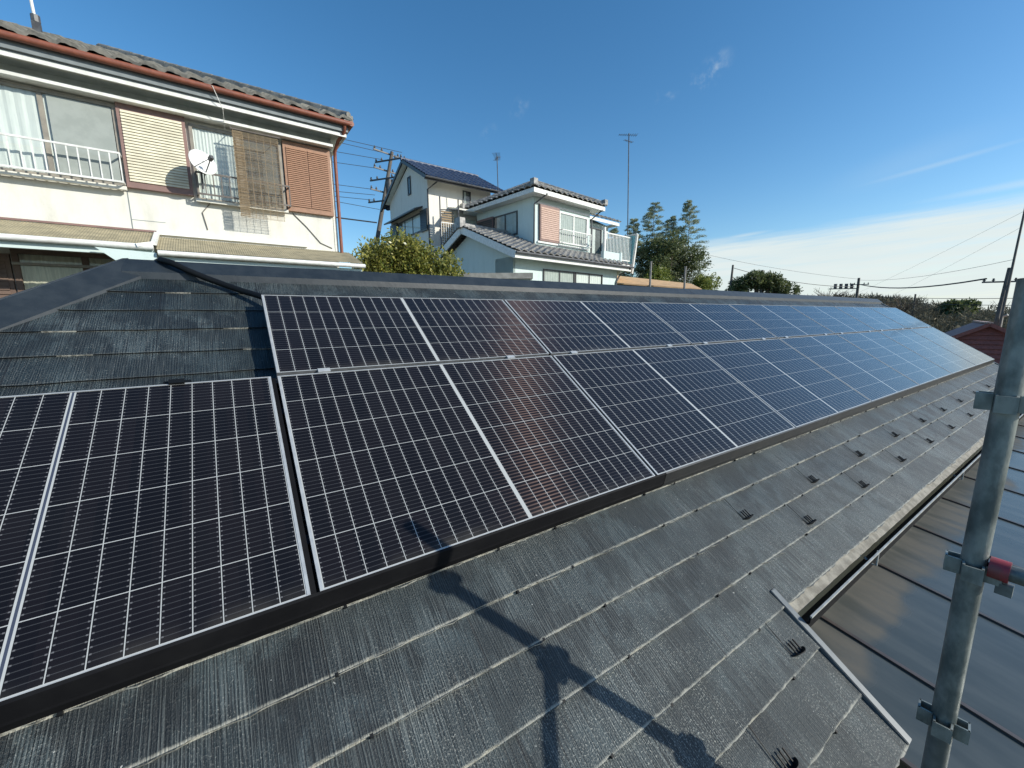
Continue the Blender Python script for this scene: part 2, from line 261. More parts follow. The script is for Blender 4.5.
MT = dict(
 slate=slate_mat(), edge=edge_mat(), glass=glass_mat(), carport=carport_mat(),
 cap=mat('dark_roof_metal', (.014, .020, .026), (.024, .031, .037), rough=.5, scale=9, bump=.1, bscale=25),
 trim=mat('grey_trim_metal', (.085, .10, .11), (.12, .135, .14), rough=.42, scale=14),
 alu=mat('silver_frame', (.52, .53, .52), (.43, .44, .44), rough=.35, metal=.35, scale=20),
 alu_shade=mat('frame_side_shaded', (.30, .31, .32), (.22, .23, .24), rough=.45, metal=.5, scale=20),
 matt=mat('matt_black', (.004, .004, .005), (.007, .007, .008), rough=.7, spec=.15),
 black=mat('black_aluminium', (.008, .009, .010), (.014, .014, .014), rough=.42, scale=12),
 blackm=mat('black_plastic', (.007, .008, .009), rough=.55, spec=.2),
 mossy=mat('weathered_eave_board', (.29, .275, .235), (.17, .16, .135), rough=.9, scale=16, bump=.3),
 galv=mat('galvanised_steel', (.27, .295, .275), (.10, .12, .115), rough=.45, metal=.3, scale=16, stretch=(1, 1, .5), bump=.22, bscale=45, detail=6),
 galvd=mat('dull_galvanised_steel', (.20, .225, .225), (.13, .15, .15), rough=.5, metal=.55, scale=14, bump=.15),
 red=mat('red_painted_clamp', (.30, .035, .045), (.20, .05, .05), rough=.5, scale=30, lo=.45, hi=.6),
 gutter=mat('dark_gutter', (.012, .012, .012), rough=.5),
 whiteedge=mat('pale_aluminium', (.50, .50, .47), (.36, .36, .33), rough=.5, metal=.3, scale=12),
 rail=mat('bronze_rail', (.055, .046, .042), (.075, .062, .056), rough=.4, scale=10),
 wallA=wall_mat('cream_stucco', (.71, .70, .635), (.50, .48, .42), .55),
 wallA2=mat('shaded_wall_band', (.64, .68, .65), (.56, .60, .57), rough=.8),
 cream=mat('cream_paint', (.78, .76, .68), (.66, .64, .56), rough=.6, scale=8),
 soffit=mat('soffit_board', (.74, .75, .70), (.64, .65, .60), rough=.8),
 greyboard=mat('grey_fascia', (.22, .25, .26), rough=.7),
 copper=mat('brown_gutter', (.25, .085, .050), (.19, .065, .042), rough=.5, scale=12),
 tileA=mat('weathered_grey_tile', (.27, .26, .23), (.13, .13, .12), rough=.6, scale=7, bump=.3, bscale=30),
 tileG=mat('silver_grey_tile', (.34, .33, .31), (.15, .15, .15), rough=.45, scale=6, bump=.2),
 tileB=mat('blue_glazed_tile', (.022, .042, .095), (.045, .075, .14), rough=.5, scale=6, bump=.15),
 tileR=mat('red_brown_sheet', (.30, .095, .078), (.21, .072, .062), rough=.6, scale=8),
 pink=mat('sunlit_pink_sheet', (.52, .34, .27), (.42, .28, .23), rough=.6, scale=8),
 tan=mat('corrugated_tan', (.36, .31, .20), (.25, .22, .145), rough=.85, scale=5, bump=.2),
 louvre=mat('cream_louvre', (.72, .68, .52), (.60, .56, .43), rough=.6),
 mauve=mat('mauve_brown_frame', (.25, .15, .13), (.21, .13, .115), rough=.6),
 amado=mat('brown_shutter_board', (.36, .20, .128), (.29, .165, .105), rough=.65, scale=10, stretch=(1, 1, 3)),
 amadol=mat('faded_brown_shutter', (.50, .34, .27), (.42, .28, .22), rough=.65, scale=8),
 reed=mat('reed_stalks', (.36, .265, .16), (.24, .18, .11), rough=.85, scale=40, stretch=(1, 1, 8)),
 white=mat('white_paint', (.78, .78, .75), (.66, .66, .62), rough=.5, scale=10),
 frame=mat('bronze_window_frame', (.30, .27, .22), (.22, .20, .17), rough=.5),
 framed=mat('dark_window_frame', (.05, .052, .055), rough=.45),
 steel=mat('painted_dark_rail', (.16, .14, .125), (.11, .095, .085), rough=.5),
 curtain=mat('white_curtain', (.80, .80, .75), (.70, .71, .67), rough=.9, scale=3, stretch=(6, 1, .6)),
 curtainc=mat('cream_curtain', (.66, .60, .46), (.48, .43, .33), rough=.9, scale=4, stretch=(7, 1, .5)),
 room=mat('dim_room', (.16, .17, .165), (.12, .125, .12), rough=.9),
 screen=mat('grey_mesh', (.33, .36, .34), (.29, .32, .30), rough=.9),
 shoji=mat('paper_screen', (.50, .52, .48), (.44, .46, .42), rough=.9),
 brownwall=mat('brown_louvre', (.17, .115, .085), (.13, .085, .065), rough=.7),
 wallH2=wall_mat('warm_white_stucco', (.80, .76, .68), (.60, .56, .48), .35),
 wallH3=wall_mat('mint_stucco', (.58, .68, .66), (.44, .53, .51), .35),
 mint=mat('mint_panel', (.22, .48, .52), (.18, .41, .44), rough=.6),
 conc=mat('concrete', (.42, .41, .37), (.30, .29, .26), rough=.9, scale=4, bump=.3),
 pole=mat('concrete_pole', (.26, .25, .235), (.20, .19, .18), rough=.8, scale=3),
 dpole=mat('dark_pole', (.13, .115, .10), (.09, .08, .07), rough=.8, scale=3),
 wire=mat('black_cable', (.02, .02, .022), rough=.6),
 insul=mat('insulator_grey', (.10, .105, .11), (.05, .05, .055), rough=.5),
 bark=mat('bark', (.12, .09, .065), (.07, .052, .04), rough=.9, scale=8, bump=.4),
 citrus=leaf_mat('citrus_leaf', (.075, .115, .022), (.36, .33, .085), spec=.5, rough=.35),
 bamboo=leaf_mat('bamboo_leaf', (.17, .205, .125), (.37, .40, .26)),
 cedar=leaf_mat('evergreen_leaf', (.045, .07, .028), (.17, .19, .075)),
 bush=leaf_mat('bright_leaf', (.09, .13, .025), (.28, .30, .075)),
 twig=leaf_mat('bare_twig', (.11, .085, .062), (.19, .155, .12), trans=.05, rough=.9, spec=.1),
 wood=leaf_mat('winter_wood', (.085, .080, .055), (.185, .165, .115), trans=.1, rough=.9, spec=.1),
 ground=mat('soil', (.13, .115, .08), (.08, .085, .045), rough=.95, scale=.6, detail=8),
 osb=mat('tan_tin_roof', (.60, .38, .20), (.48, .31, .17), rough=.8, scale=4),
 tarp=mat('green_tarp', (.03, .10, .07), rough=.6),
 dishw=mat('dish_white', (.74, .74, .72), (.64, .64, .62), rough=.45),
 dark=mat('deep_shade_board', (.03, .03, .03), rough=.9),
)

# ---------------------------------------------------------------- mesh building
class MB:
    def __init__(s): s.v = []; s.f = []; s.mi = []; s.uv = {}
    def vert(s, p): s.v.append(Vector(p)); return len(s.v)-1
    def face(s, ids, m=0): s.f.append(tuple(ids)); s.mi.append(m)
    def poly(s, pts, m=0): s.face([s.vert(p) for p in pts], m)
    def hexa(s, b, t, m=0):        # bottom 4 (ccw from above), top 4
        i = [s.vert(p) for p in list(b)+list(t)]
        for q in ((3, 2, 1, 0), (4, 5, 6, 7), (0, 1, 5, 4), (1, 2, 6, 5), (2, 3, 7, 6), (3, 0, 4, 7)): s.face([i[k] for k in q], m)
    def box(s, x0, x1, y0, y1, z0, z1, m=0):
        s.hexa([(x0, y0, z0), (x1, y0, z0), (x1, y1, z0), (x0, y1, z0)], [(x0, y0, z1), (x1, y0, z1), (x1, y1, z1), (x0, y1, z1)], m)
    def prism(s, pts, off, m=0):   # polygon extruded by off
        off = Vector(off); n = len(pts); a = [s.vert(p) for p in pts]; b = [s.vert(Vector(p)+off) for p in pts]
        s.face(a[::-1], m); s.face(b, m)
        for i in range(n): j = (i+1) % n; s.face((a[i], a[j], b[j], b[i]), m)
    def beam(s, p, q, wd, ht, up=(0, 0, 1), m=0):
        p, q = Vector(p), Vector(q); d = (q-p).normalized(); upv = Vector(up); sx = d.cross(upv).normalized()*wd/2; sy = sx.cross(d).normalized()*ht/2
        s.hexa([p-sx-sy, p+sx-sy, q+sx-sy, q-sx-sy], [p-sx+sy, p+sx+sy, q+sx+sy, q-sx+sy], m)
    def tube(s, pts, r, seg=10, m=0, cap=True, r1=None):
        pts = [Vector(p) for p in pts]; n = len(pts); rings = []
        d0 = (pts[1]-pts[0]).normalized(); a = d0.orthogonal().normalized()
        for i, p in enumerate(pts):
            d = (pts[min(i+1, n-1)]-pts[max(i-1, 0)]).normalized(); a = (a-d*a.dot(d)).normalized(); b = d.cross(a)
            rr = r if r1 is None else r+(r1-r)*i/(n-1)
            rings.append([s.vert(p+(a*math.cos(2*math.pi*k/seg)+b*math.sin(2*math.pi*k/seg))*rr) for k in range(seg)])
        for i in range(n-1):
            for k in range(seg): s.face((rings[i][k], rings[i][(k+1) % seg], rings[i+1][(k+1) % seg], rings[i+1][k]), m)
        if cap: s.face(rings[0][::-1], m); s.face(rings[-1], m)
    def build(s, name, mats, parent=None, smooth=False, off=(0, 0, 0), auto=None):
        me = bpy.data.meshes.new(name); o = Vector(off)
        me.from_pydata([tuple(p-o) for p in s.v], [], s.f)
        for mm in (mats if isinstance(mats, (list, tuple)) else [mats]): me.materials.append(MT[mm] if isinstance(mm, str) else mm)
        for i, p in enumerate(me.polygons): p.material_index = s.mi[i]
        if smooth:
            for p in me.polygons: p.use_smooth = True
            if auto is not None: me.set_sharp_from_angle(angle=R(auto))
        me.update()
        ob = bpy.data.objects.new(name, me); col.objects.link(ob)
        if parent: ob.parent = parent
        return ob
def tag(o, label=None, cat=None, group=None, kind=None):
    for k, v in (('label', label), ('category', cat), ('group', group), ('kind', kind)):
        if v: o[k] = v
    return o
def empty(name, loc=(0, 0, 0), rz=0, label=None, cat=None, group=None):
    o = bpy.data.objects.new(name, None); col.objects.link(o); o.location = loc; o.rotation_euler.z = rz; o.empty_display_size = .2
    return tag(o, label, cat, group)
def bevel(o, wd=.004, seg=2):
    b = bmesh.new(); b.from_mesh(o.data); bmesh.ops.remove_doubles(b, verts=b.verts, dist=1e-5)
    bmesh.ops.bevel(b, geom=list(b.edges), offset=wd, segments=seg, affect='EDGES', clamp_overlap=True); b.to_mesh(o.data); b.free()

# ---------------------------------------------------------------- ground
def sstep(a, b, x):
    t = max(0, min(1, (x-a)/(b-a))); return t*t*(3-2*t)
def gz(x, y):
    hill = 2.9*sstep(3.6, 6.0, y)+1.7*sstep(9, 13.5, y)+1.4*sstep(14.5, 18, y)
    hill *= 1-sstep(13, 34, x)*(1-.55*sstep(10, 22, y))
    z = -4.6+hill
    d = math.hypot(x, y)
    z += -1.2*sstep(16, 34, x)*(1-sstep(8, 20, y))
    z += 3.0*sstep(45, 90, d)*sstep(-.2, .6, x/(d+.01))
    z -= 4.5*sstep(120, 400, d)
    return z
g = MB(); rad = [0]+[2.2*1.115**i for i in range(60)]
rad = [r for r in rad if r < 2500]+[4500]
ns = 128; prev = None
for r in rad:
    ring = []
    for k in range(ns):
        a = 2*math.pi*k/ns; x, y = 5+r*math.cos(a), 2+r*math.sin(a); ring.append(g.vert((x, y, gz(x, y))))
        if r == 0: break
    if prev:
        for k in range(ns):
            if len(prev) == 1: g.face((prev[0], ring[k], ring[(k+1) % ns]))
            else: g.face((prev[k], ring[k], ring[(k+1) % ns], prev[(k+1) % ns]))
    prev = ring
tag(g.build('ground', 'ground', smooth=True), kind='structure')

# ---------------------------------------------------------------- the house we stand over
house = empty('slate_roof_house', (5, 0, -4.6), 0, 'low house with dark weathered slate roof carrying the solar panels', 'house')
HB = (5, 0, -4.6)
EXP = .1965; RIDV = -.49; U_END = 12.95; U_STEP = 2.02; V_EAVE = 2.762; V_EXT = 3.352
def hip_u(v):                               # hip line in plan: X - Y = -1.17
    p = rf(0, v, HR); return -1.17+p.y
class UVMB(MB): pass
def slate_plane():
    mb = MB(); uvs = []
    rnd = random.Random(3)
    k0 = int(math.floor((RIDV-1.96)/EXP))
    for k in range(k0, 8):
        v0, v1 = 1.96+EXP*k, 1.96+EXP*(k+1)
        v0 = max(v0, RIDV)
        if v1 > V_EXT+.05: break
        uend = U_END if v1 < V_EAVE+.03 else U_STEP
        ul = hip_u(v1)-.02
        n = int((uend-ul)/.028) if v1 > 1.6 else int((uend-ul)/.12)
        tops, mids, bots, lows = [], [], [], []
        jl = 0
        for i in range(n+1):
            u = ul+(uend-ul)*i/n
            ua = max(u, hip_u(v0)-.02)
            jl = .72*jl+.28*rnd.uniform(-.016, .016)
            nv = v1+jl+rnd.uniform(-.0034, .0034)
            tops.append(mb.vert(rf(ua, v0-.012, HR-.001)))
            bots.append(mb.vert(rf(u, nv, HR+(.0135 if v1 > 1.2 else .0065)+rnd.uniform(-.0012, .0012))))
            lows.append(mb.vert(rf(u, nv-.001, HR-.004)))
        for i in range(n):
            mb.face((tops[i], bots[i], bots[i+1], tops[i+1]), 0)
            mb.face((bots[i], lows[i], lows[i+1], bots[i+1]), 1 if v1 > 1.2 or rnd.random() < .18 else 2)
    return mb
mb = slate_plane()
uvdat = [(p.x, -(p.y*CS+p.z*SN)) for p in mb.v]
ro = mb.build('roof', ['slate', 'edge', 'blackm'], house, off=HB)
uvl = ro.data.uv_layers.new(name='UVMap')
for lp in ro.data.loops: uvl.data[lp.index].uv = uvdat[lp.vertex_index]
# back slope, hip end and the deck under the slates
RY = rf(0, RIDV, HR).y; RZ = rf(0, RIDV, HR).z
mb = MB()
xr = -1.17+RY
D = 3.15; dz = D*math.tan(TH)
mb.poly([(xr, RY, RZ-.03), (U_END, RY, RZ-.03), (U_END, RY+D, RZ-.03-dz), (xr-D, RY+D, RZ-.03-dz)])
mb.poly([(xr, RY, RZ-.03), (xr-D, RY+D, RZ-.03-dz), (xr-D, RY-D, RZ-.03-dz)])
bk = mb.build('roof_back', 'slate', house, off=HB)
bu = bk.data.uv_layers.new(name='UVMap')
for lp in bk.data.loops:
    p = bk.data.vertices[lp.vertex_index].co; bu.data[lp.index].uv = (p.x, p.y/CS)
mb = MB()
def slab(u0, u1, v0, v1, n0, n1): mb.hexa([rf(u0, v1, n0), rf(u1, v1, n0), rf(u1, v0, n0), rf(u0, v0, n0)], [rf(u0, v1, n1), rf(u1, v1, n1), rf(u1, v0, n1), rf(u0, v0, n1)])
slab(-.6, U_END-.02, -.5, V_EAVE-.04, HR-.10, HR-.018)
slab(-2.4, U_STEP-.02, 2.5, V_EXT-.04, HR-.12, HR-.019)
mb.build('roof_deck', 'dark', house, off=HB)
mb = MB()
mb.box(-3.0, U_END-.35, -1.80, RY+2.7, -4.75, -1.62)
mb.box(-3.0, U_STEP-.3, -2.42, -1.80, -4.75, -1.98)
mb.build('wall', 'wallA', house, off=HB)
# ridge cap and hip cap in folded metal
mb = MB(); prof = [(-.125, -.085), (-.12, -.025), (-.018, .058), (.018, .058), (.12, -.025), (.125, -.085)]
def sweep(mb, p, q, side, prof, zup=(0, 0, 1)):
    side = Vector(side); zup = Vector(zup)
    a = [mb.vert(Vector(p)+side*x+zup*z) for x, z in prof]; b = [mb.vert(Vector(q)+side*x+zup*z) for x, z in prof]
    for i in range(len(prof)-1): mb.face((a[i], a[i+1], b[i+1], b[i]))
    mb.face(a[::-1]); mb.face(b)
nseg = 7
for i in range(nseg):
    xa = xr+.02+(U_END-xr)*i/nseg; xb = xr+.02+(U_END+.02-xr)*(i+1)/nseg+.02
    sweep(mb, (xa, RY+.02, RZ+.0015*(i % 2)), (xb, RY+.02, RZ+.0015*(i % 2)), (0, -1, 0), prof)
mb.build('ridge_cap', 'cap', house, off=HB)
mb = MB(); hd = Vector((-1, -1, -math.tan(TH))).normalized(); p0 = Vector((xr, RY, RZ))
sweep(mb, p0-hd*.04+Vector((0, 0, .012)), p0+hd*4.4+Vector((0, 0, .012)), Vector((.7071, -.7071, 0)), [(-.15, -.10), (-.145, -.06), (-.022, .035), (.022, .035), (.145, -.062), (.15, -.10)])
mb.build('hip_cap', 'cap', house, off=HB)
mb = MB(); sweep(mb, p0+hd*.02+Vector((.02, -.02, -.045)), p0+hd*4.4+Vector((.02, -.02, -.045)), Vector((.7071, -.7071, 0)), [(.12, -.085), (.125, -.055), (.165, -.078), (.17, -.105)])
mb.build('hip_flashing', 'trim', house, off=HB)
# verge trim on the longer left part of the roof
mb = MB()
mb.hexa([rf(U_STEP-.012, V_EXT-.02, HR-.05), rf(U_STEP+.028, V_EXT-.02, HR-.05), rf(U_STEP+.028, 2.66, HR-.05), rf(U_STEP-.012, 2.66, HR-.05)],
        [rf(U_STEP-.012, V_EXT-.02, HR+.022), rf(U_STEP+.028, V_EXT-.02, HR+.022), rf(U_STEP+.028, 2.66, HR+.018), rf(U_STEP-.012, 2.66, HR+.018)])
vt = mb.build('verge_trim', 'trim', house, off=HB); bevel(vt, .003, 2)
mb = MB(); mb.hexa([rf(U_END-.01, V_EAVE, HR-.06), rf(U_END+.03, V_EAVE, HR-.06), rf(U_END+.03, RIDV, HR-.06), rf(U_END-.01, RIDV, HR-.06)],
        [rf(U_END-.01, V_EAVE, HR+.02), rf(U_END+.03, V_EAVE, HR+.02), rf(U_END+.03, RIDV, HR+.02), rf(U_END-.01, RIDV, HR+.02)])
mb.build('verge_trim', 'trim', house, off=HB)
# eave board and gutter
mb = MB(); rnd = random.Random(5)
n = 240; A, B_, C_ = [], [], []
for i in range(n+1):
    u = U_STEP+.03+(U_END-U_STEP-.03)*i/n; e = rnd.uniform(-.0018, .0018)
    A.append(mb.vert(rf(u, V_EAVE-.03, HR-.006))); B_.append(mb.vert(rf(u, V_EAVE+.034+e, HR-.010))); C_.append(mb.vert(rf(u, V_EAVE+.034+e, HR-.06)))
for i in range(n): mb.face((A[i], B_[i], B_[i+1], A[i+1])); mb.face((B_[i], C_[i], C_[i+1], B_[i+1]))
mb.build('eave_board', 'mossy', house, off=HB)
ey = rf(0, V_EAVE+.034, HR).y; ez = rf(0, V_EAVE+.034, HR).z
mb = MB()
mb.box(U_STEP+.03, U_END, ey-.005, ey+.005, ez-.16, ez-.07)
gp = [(-2.340, -1.606), (-2.334, -1.606), (-2.330, -1.628), (-2.262, -1.70), (ey+.002, -1.74), (ey+.002, -1.752), (-2.266, -1.712), (-2.338, -1.634)]
mb.prism([(U_STEP+.03, y, z) for y, z in gp], (U_END-U_STEP-.03, 0, 0))
mb.build('gutter', 'matt', house, off=HB)
mb = MB(); mb.box(U_STEP+.03, U_END, -2.344, -2.335, -1.603, -1.594); mb.build('gutter_lip', 'whiteedge', house, off=HB)
for x in (3.02, 5.4, 7.8):
    mb = MB(); mb.tube([(x, ey+.0, ez-.03), (x, ey-.03, ez-.055), (x+.01, ey-.06, ez-.06), (x+.01, -2.336, -1.592)], .007, 6); mb.build('gutter_hanger', 'whiteedge', house, off=HB)
mb = MB(); mb.box(-2.6, U_STEP, rf(0, V_EXT, HR).y-.10, rf(0, V_EXT, HR).y-.01, rf(0, V_EXT, HR).z-.20, rf(0, V_EXT, HR).z-.08); mb.build('gutter', 'gutter', house, off=HB)

# snow guards: upright notched half-disc; thin black bars drawn as its shadow lines
def snow_guard_mesh():
    m = MB()
    pts = [(-.050+.1*k/12, .012*math.sin(math.pi*k/12)) for k in range(13)]
    for (x0, y0), (x1, y1) in zip(pts[:-1], pts[1:]):
        h0 = .016+.030*math.sin(math.pi*(x0+.05)/.1)**.6; h1 = .016+.030*math.sin(math.pi*(min(x1, .0499)+.05)/.1)**.6
        m.hexa([(x0, -y0-.003, .010), (x1, -y1-.003, .010), (x1, -y1, .010), (x0, -y0, .010)], [(x0, -y0-.003, h0), (x1, -y1-.003, h1), (x1, -y1, h1), (x0, -y0, h0)])
    for x in (-.022, 0, .022): m.box(x-.0025, x+.0025, -.008, .042, .018, .024)  # black bars in place of shadow lines, like the long one below
    m.box(-.046, -.0425, -.004, .15, .0115, .0135)
    return m
sg_me = None
rotR = Matrix((Vector((1, 0, 0)), Vector((0, CS, SN)), Vector((0, -SN, CS)))).transposed()
def place_rf(o, u, v, n, base=HB):
    o.matrix_local = Matrix.Translation(rf(u, v, n)-Vector(base)) @ rotR.to_4x4()
for (u, v) in [(2.329, 2.313), (3.29, 2.312), (4.25, 2.305), (5.245, 2.30), (6.232, 2.30), (7.17, 2.30), (8.114, 2.30), (9.125, 2.30), (10.16, 2.30), (11.1, 2.30), (12.1, 2.30),
               (2.81, 2.508), (3.79, 2.505), (4.771, 2.50), (5.729, 2.50), (6.67, 2.50), (7.688, 2.50), (8.65, 2.50), (9.62, 2.50), (10.6, 2.50), (11.6, 2.50), (1.857, 2.89), (1.389, 3.088)]:
    if sg_me is None: o = snow_guard_mesh().build('snow_guard', 'blackm', house); sg_me = o.data
    else: o = bpy.data.objects.new('snow_guard', sg_me); col.objects.link(o); o.parent = house
    place_rf(o, u, v, HR)
# little black spacers between slates, at the butt edges
spots = []
for k in range(0, 8):
    v = 1.96+EXP*k; lim = U_END if v < V_EAVE-.03 else U_STEP
    u = -.9+(.26 if k % 2 else 0)
    while u < lim-.1:
        spots.append((u+random.uniform(-.03, .03), v)); u += (.30 if int(u*10) % 2 else .68)
spots.sort(key=lambda s: (rf(s[0], s[1], HR)-CAM).length)
sp_me = None
for (u, v) in spots[:100]:
    if sp_me is None:
        m = MB(); m.box(-.005, .005, -.006, .004, .003, .0150); o = m.build('slate_spacer', 'blackm', house); sp_me = o.data
    else: o = bpy.data.objects.new('slate_spacer', sp_me); col.objects.link(o); o.parent = house
    place_rf(o, u, v, HR)

# ---------------------------------------------------------------- solar panels
P = 1.79
H_UP, H_LO = .7637, 1.1367
def panel(W, H, nc, nr, mid, double, matname):
    root = empty('solar_panel')
    fw_ = .0105; th = .036
    m = MB()
    m.box(0, W, 0, .0028, -th, .0015); m.box(0, W, H-.006, H, -th, .002); m.box(0, fw_, .0028, H-.006, -th, .002); m.box(W-fw_, W, .0028, H-.006, -th, .002)
    fo = m.build('frame', ['alu', 'alu_shade'], root)
    for p_ in fo.data.polygons: p_.material_index = 0 if p_.normal.z > .5 else 1  # frame sides get a darker silver, their shade painted in
    m = MB(); m.box(fw_, W-fw_, .0028, H-.006, -.006, 0); m.build('cell_sheet', panel_mat(matname, W, H, nc, nr, mid, double), root)
    m = MB(); m.box(W+.001, W+.019, 0, H, -.05, -.010); m.build('gap_shade_strip', 'matt', root)  # black strip laid in the panel gap to paint its shade
    return root
def copy_tree(o, parent=None):
    c = o.copy(); col.objects.link(c); c.parent = parent
    for ch in list(o.children): copy_tree(ch, c)
    return c
def put_panel(o, u, vbot):
    o.matrix_world = Matrix.Translation(rf(u, vbot, 0)) @ rotR.to_4x4()
GAP = .020
pu = panel(P-GAP, H_UP, 12, 4, .019, False, 'cells_four_rows')
pl = panel(P-GAP, H_LO, 12, 6, .019, False, 'cells_six_rows')
ordinal = ['second', 'third', 'fourth', 'fifth', 'sixth']
GRP = 'solar panels on the slate roof'
def clamp(parent, x, y):
    m = MB(); m.box(x-.03, x+.03, y-.010, y+.018, -.03, .006); m.build('clamp', 'alu', parent)
for i in range(7):
    o = pu if i == 0 else copy_tree(pu); put_panel(o, i*P+GAP/2, H_UP)
    tag(o, ('narrow four-row solar panel at the cable end of the upper row' if i == 0 else 'narrow four-row solar panel at the far right end of the upper row' if i == 6
            else f'narrow four-row solar panel, {ordinal[i-1]} from the cable end of the upper row'), 'solar panel', GRP)
    o = pl if i == 0 else copy_tree(pl); put_panel(o, i*P+GAP/2, H_UP+.026+H_LO)
    tag(o, ('six-row solar panel in the lower row directly below the cable-end narrow panel' if i == 0 else 'six-row solar panel at the far right end of the lower row' if i == 6
            else f'six-row solar panel in the lower row, below the {ordinal[i-1]} narrow panel from the cable'), 'solar panel', GRP)
for i, o in enumerate([x for x in col.objects if x.name.startswith('solar_panel') and x.parent is None]):
    Wp = P-GAP; hh = H_UP if o['label'].startswith('narrow') else H_LO
    if hh == H_UP:
        for x in (.22, Wp-.35): clamp(o, x, -.012)
WL = 1.386
pleft = panel(WL, H_LO, 9, 6, .016, True, 'cells_double_ribbon')
put_panel(pleft, -.019-WL, H_UP+.026+H_LO); tag(pleft, 'shorter solar panel with a double white centre ribbon, left of the tall gap', 'solar panel', GRP)
for x in (.42, 1.02):
    m = MB(); m.box(x-.028, x+.028, H_LO-.006, H_LO+.02, -.03, .012); m.box(x-.05, x+.05, H_LO+.012, H_LO+.035, -.05, -.01); m.build('clamp', 'blackm', pleft)
# mounting rails under the panels
for (u, vv0, vv1) in [(-1.1, .75, 1.93), (-.4, .75, 1.93)]+[(i*P+k, .03, 1.93) for i in range(7) for k in (.4, 1.38)]:
    pass
# black cover strips along the array's lower edge; nearest one paints a shaded void
VB = H_UP+.026+H_LO
for a, b, lab in ((-1.40, 1.868, 'nearest black strip standing for the shaded void under the lower panel edge'), (1.874, 4.24, 'second length of black cover strip, right of the pole shadow'),
                  (4.246, 6.62, 'third length of brownish black cover strip along the panels'), (6.626, 12.53, 'far long length of black cover strip reaching the roof end')):
    m = MB(); pr = [(VB+.0006, .0012), (VB+.010, -.001), (VB+.030, -.055), (VB+.034, -.062), (VB+.034, -.100), (VB+.028, -.100), (VB+.006, -.045)]
    m.prism([rf(a, v, n) for v, n in pr], (b-a, 0, 0)); o = m.build('cover_strip', 'matt' if a < 0 else 'black'); tag(o, lab, 'cover strip', 'cover strips along the panel edge')
# rear rail closing the underside (runs beneath the panels)
for v, lab in ((.776, 'black joint rail between the upper and lower panel rows'), (.10, 'black mounting rail hidden under the upper panel row'), (1.0, 'black mounting rail hidden under the top of the lower panel row'), (1.70, 'black mounting rail hidden under the bottom of the lower panel row')):
    m = MB(); m.beam(rf(.03 if v < .5 else -1.38, v, -.078), rf(12.5, v, -.078), .04, .075, up=rf(0, 0, 1)); o = m.build('mounting_rail', 'black'); tag(o, lab, 'mounting rail', 'mounting rails under the panels')
# cable duct over the ridge
m = MB()
pts = [rf(-.56, -.66, -.19), rf(-.535, -.585, -.125), rf(-.49, -.50, -.055), rf(-.43, -.44, -.045), rf(-.36, -.385, -.06), rf(-.27, -.325, -.075), rf(-.18, -.262, -.082), rf(-.08, -.17, -.075), rf(.0, -.085, -.055), rf(.05, -.02, -.045)]
pp = []
for i in range(len(pts)-1):
    for t in (0, .5): pp.append(pts[i].lerp(pts[i+1], t))
pp.append(pts[-1]); m.tube(pp, .019, 10); o = m.build('cable_duct', 'blackm', smooth=True, auto=50); tag(o, 'black flexible cable duct arching over the ridge to the panel corner', 'cable duct')

# ---------------------------------------------------------------- carport roof beside the eave
cp = empty('carport', (7.5, -4.3, -4.6), 0, 'carport with smoke-brown sheet roof and bronze rails below the slate eave', 'carport'); CB = (7.5, -4.3, -4.6)
cy0, cz0, sl = -2.18, -1.966, math.tan(R(8))
def cpz(y): return cz0+(y-cy0)*sl
seams = [2.06]+[2.655+.975*i for i in range(11)]
cy1 = -6.3
for a, b in zip(seams[:-1], seams[1:]):
    m = MB(); a += .004; b -= .004
    m.hexa([(a, cy1, cpz(cy1)-.012), (b, cy1, cpz(cy1)-.012), (b, cy0-.012, cpz(cy0)-.012), (a, cy0-.012, cpz(cy0)-.012)], [(a, cy1, cpz(cy1)), (b, cy1, cpz(cy1)), (b, cy0-.012, cpz(cy0)), (a, cy0-.012, cpz(cy0))])
    m.build('roof_sheet', 'carport', cp, off=(CB[0], 0, 0)).location = (0, -CB[1], -CB[2])
for a in seams:
    m = MB(); m.beam((a, cy0-.012, cpz(cy0)+.006), (a, cy1, cpz(cy1)+.006), .024, .012); m.build('rail', 'rail', cp, off=CB)
m = MB(); m.box(seams[0], seams[-1], cy0-.014, cy0+.004, cz0-.10, cz0+.012); m.build('edge_trim', 'whiteedge', cp, off=CB)
m = MB(); m.box(seams[0], seams[-1], cy1-.10, cy1, cpz(cy1)-.13, cpz(cy1)+.01); m.build('front_beam', 'rail', cp, off=CB)
m = MB(); m.box(seams[0], seams[-1], -4.2, -4.1, cpz(-4.15)-.16, cpz(-4.15)-.03); m.build('cross_beam', 'rail', cp, off=CB)
for x in (2.2, 7.3, 12.6):
    m = MB(); m.box(x-.05, x+.05, cy1-.08, cy1+.02, -4.7, cpz(cy1)-.1); m.build('post', 'rail', cp, off=CB)

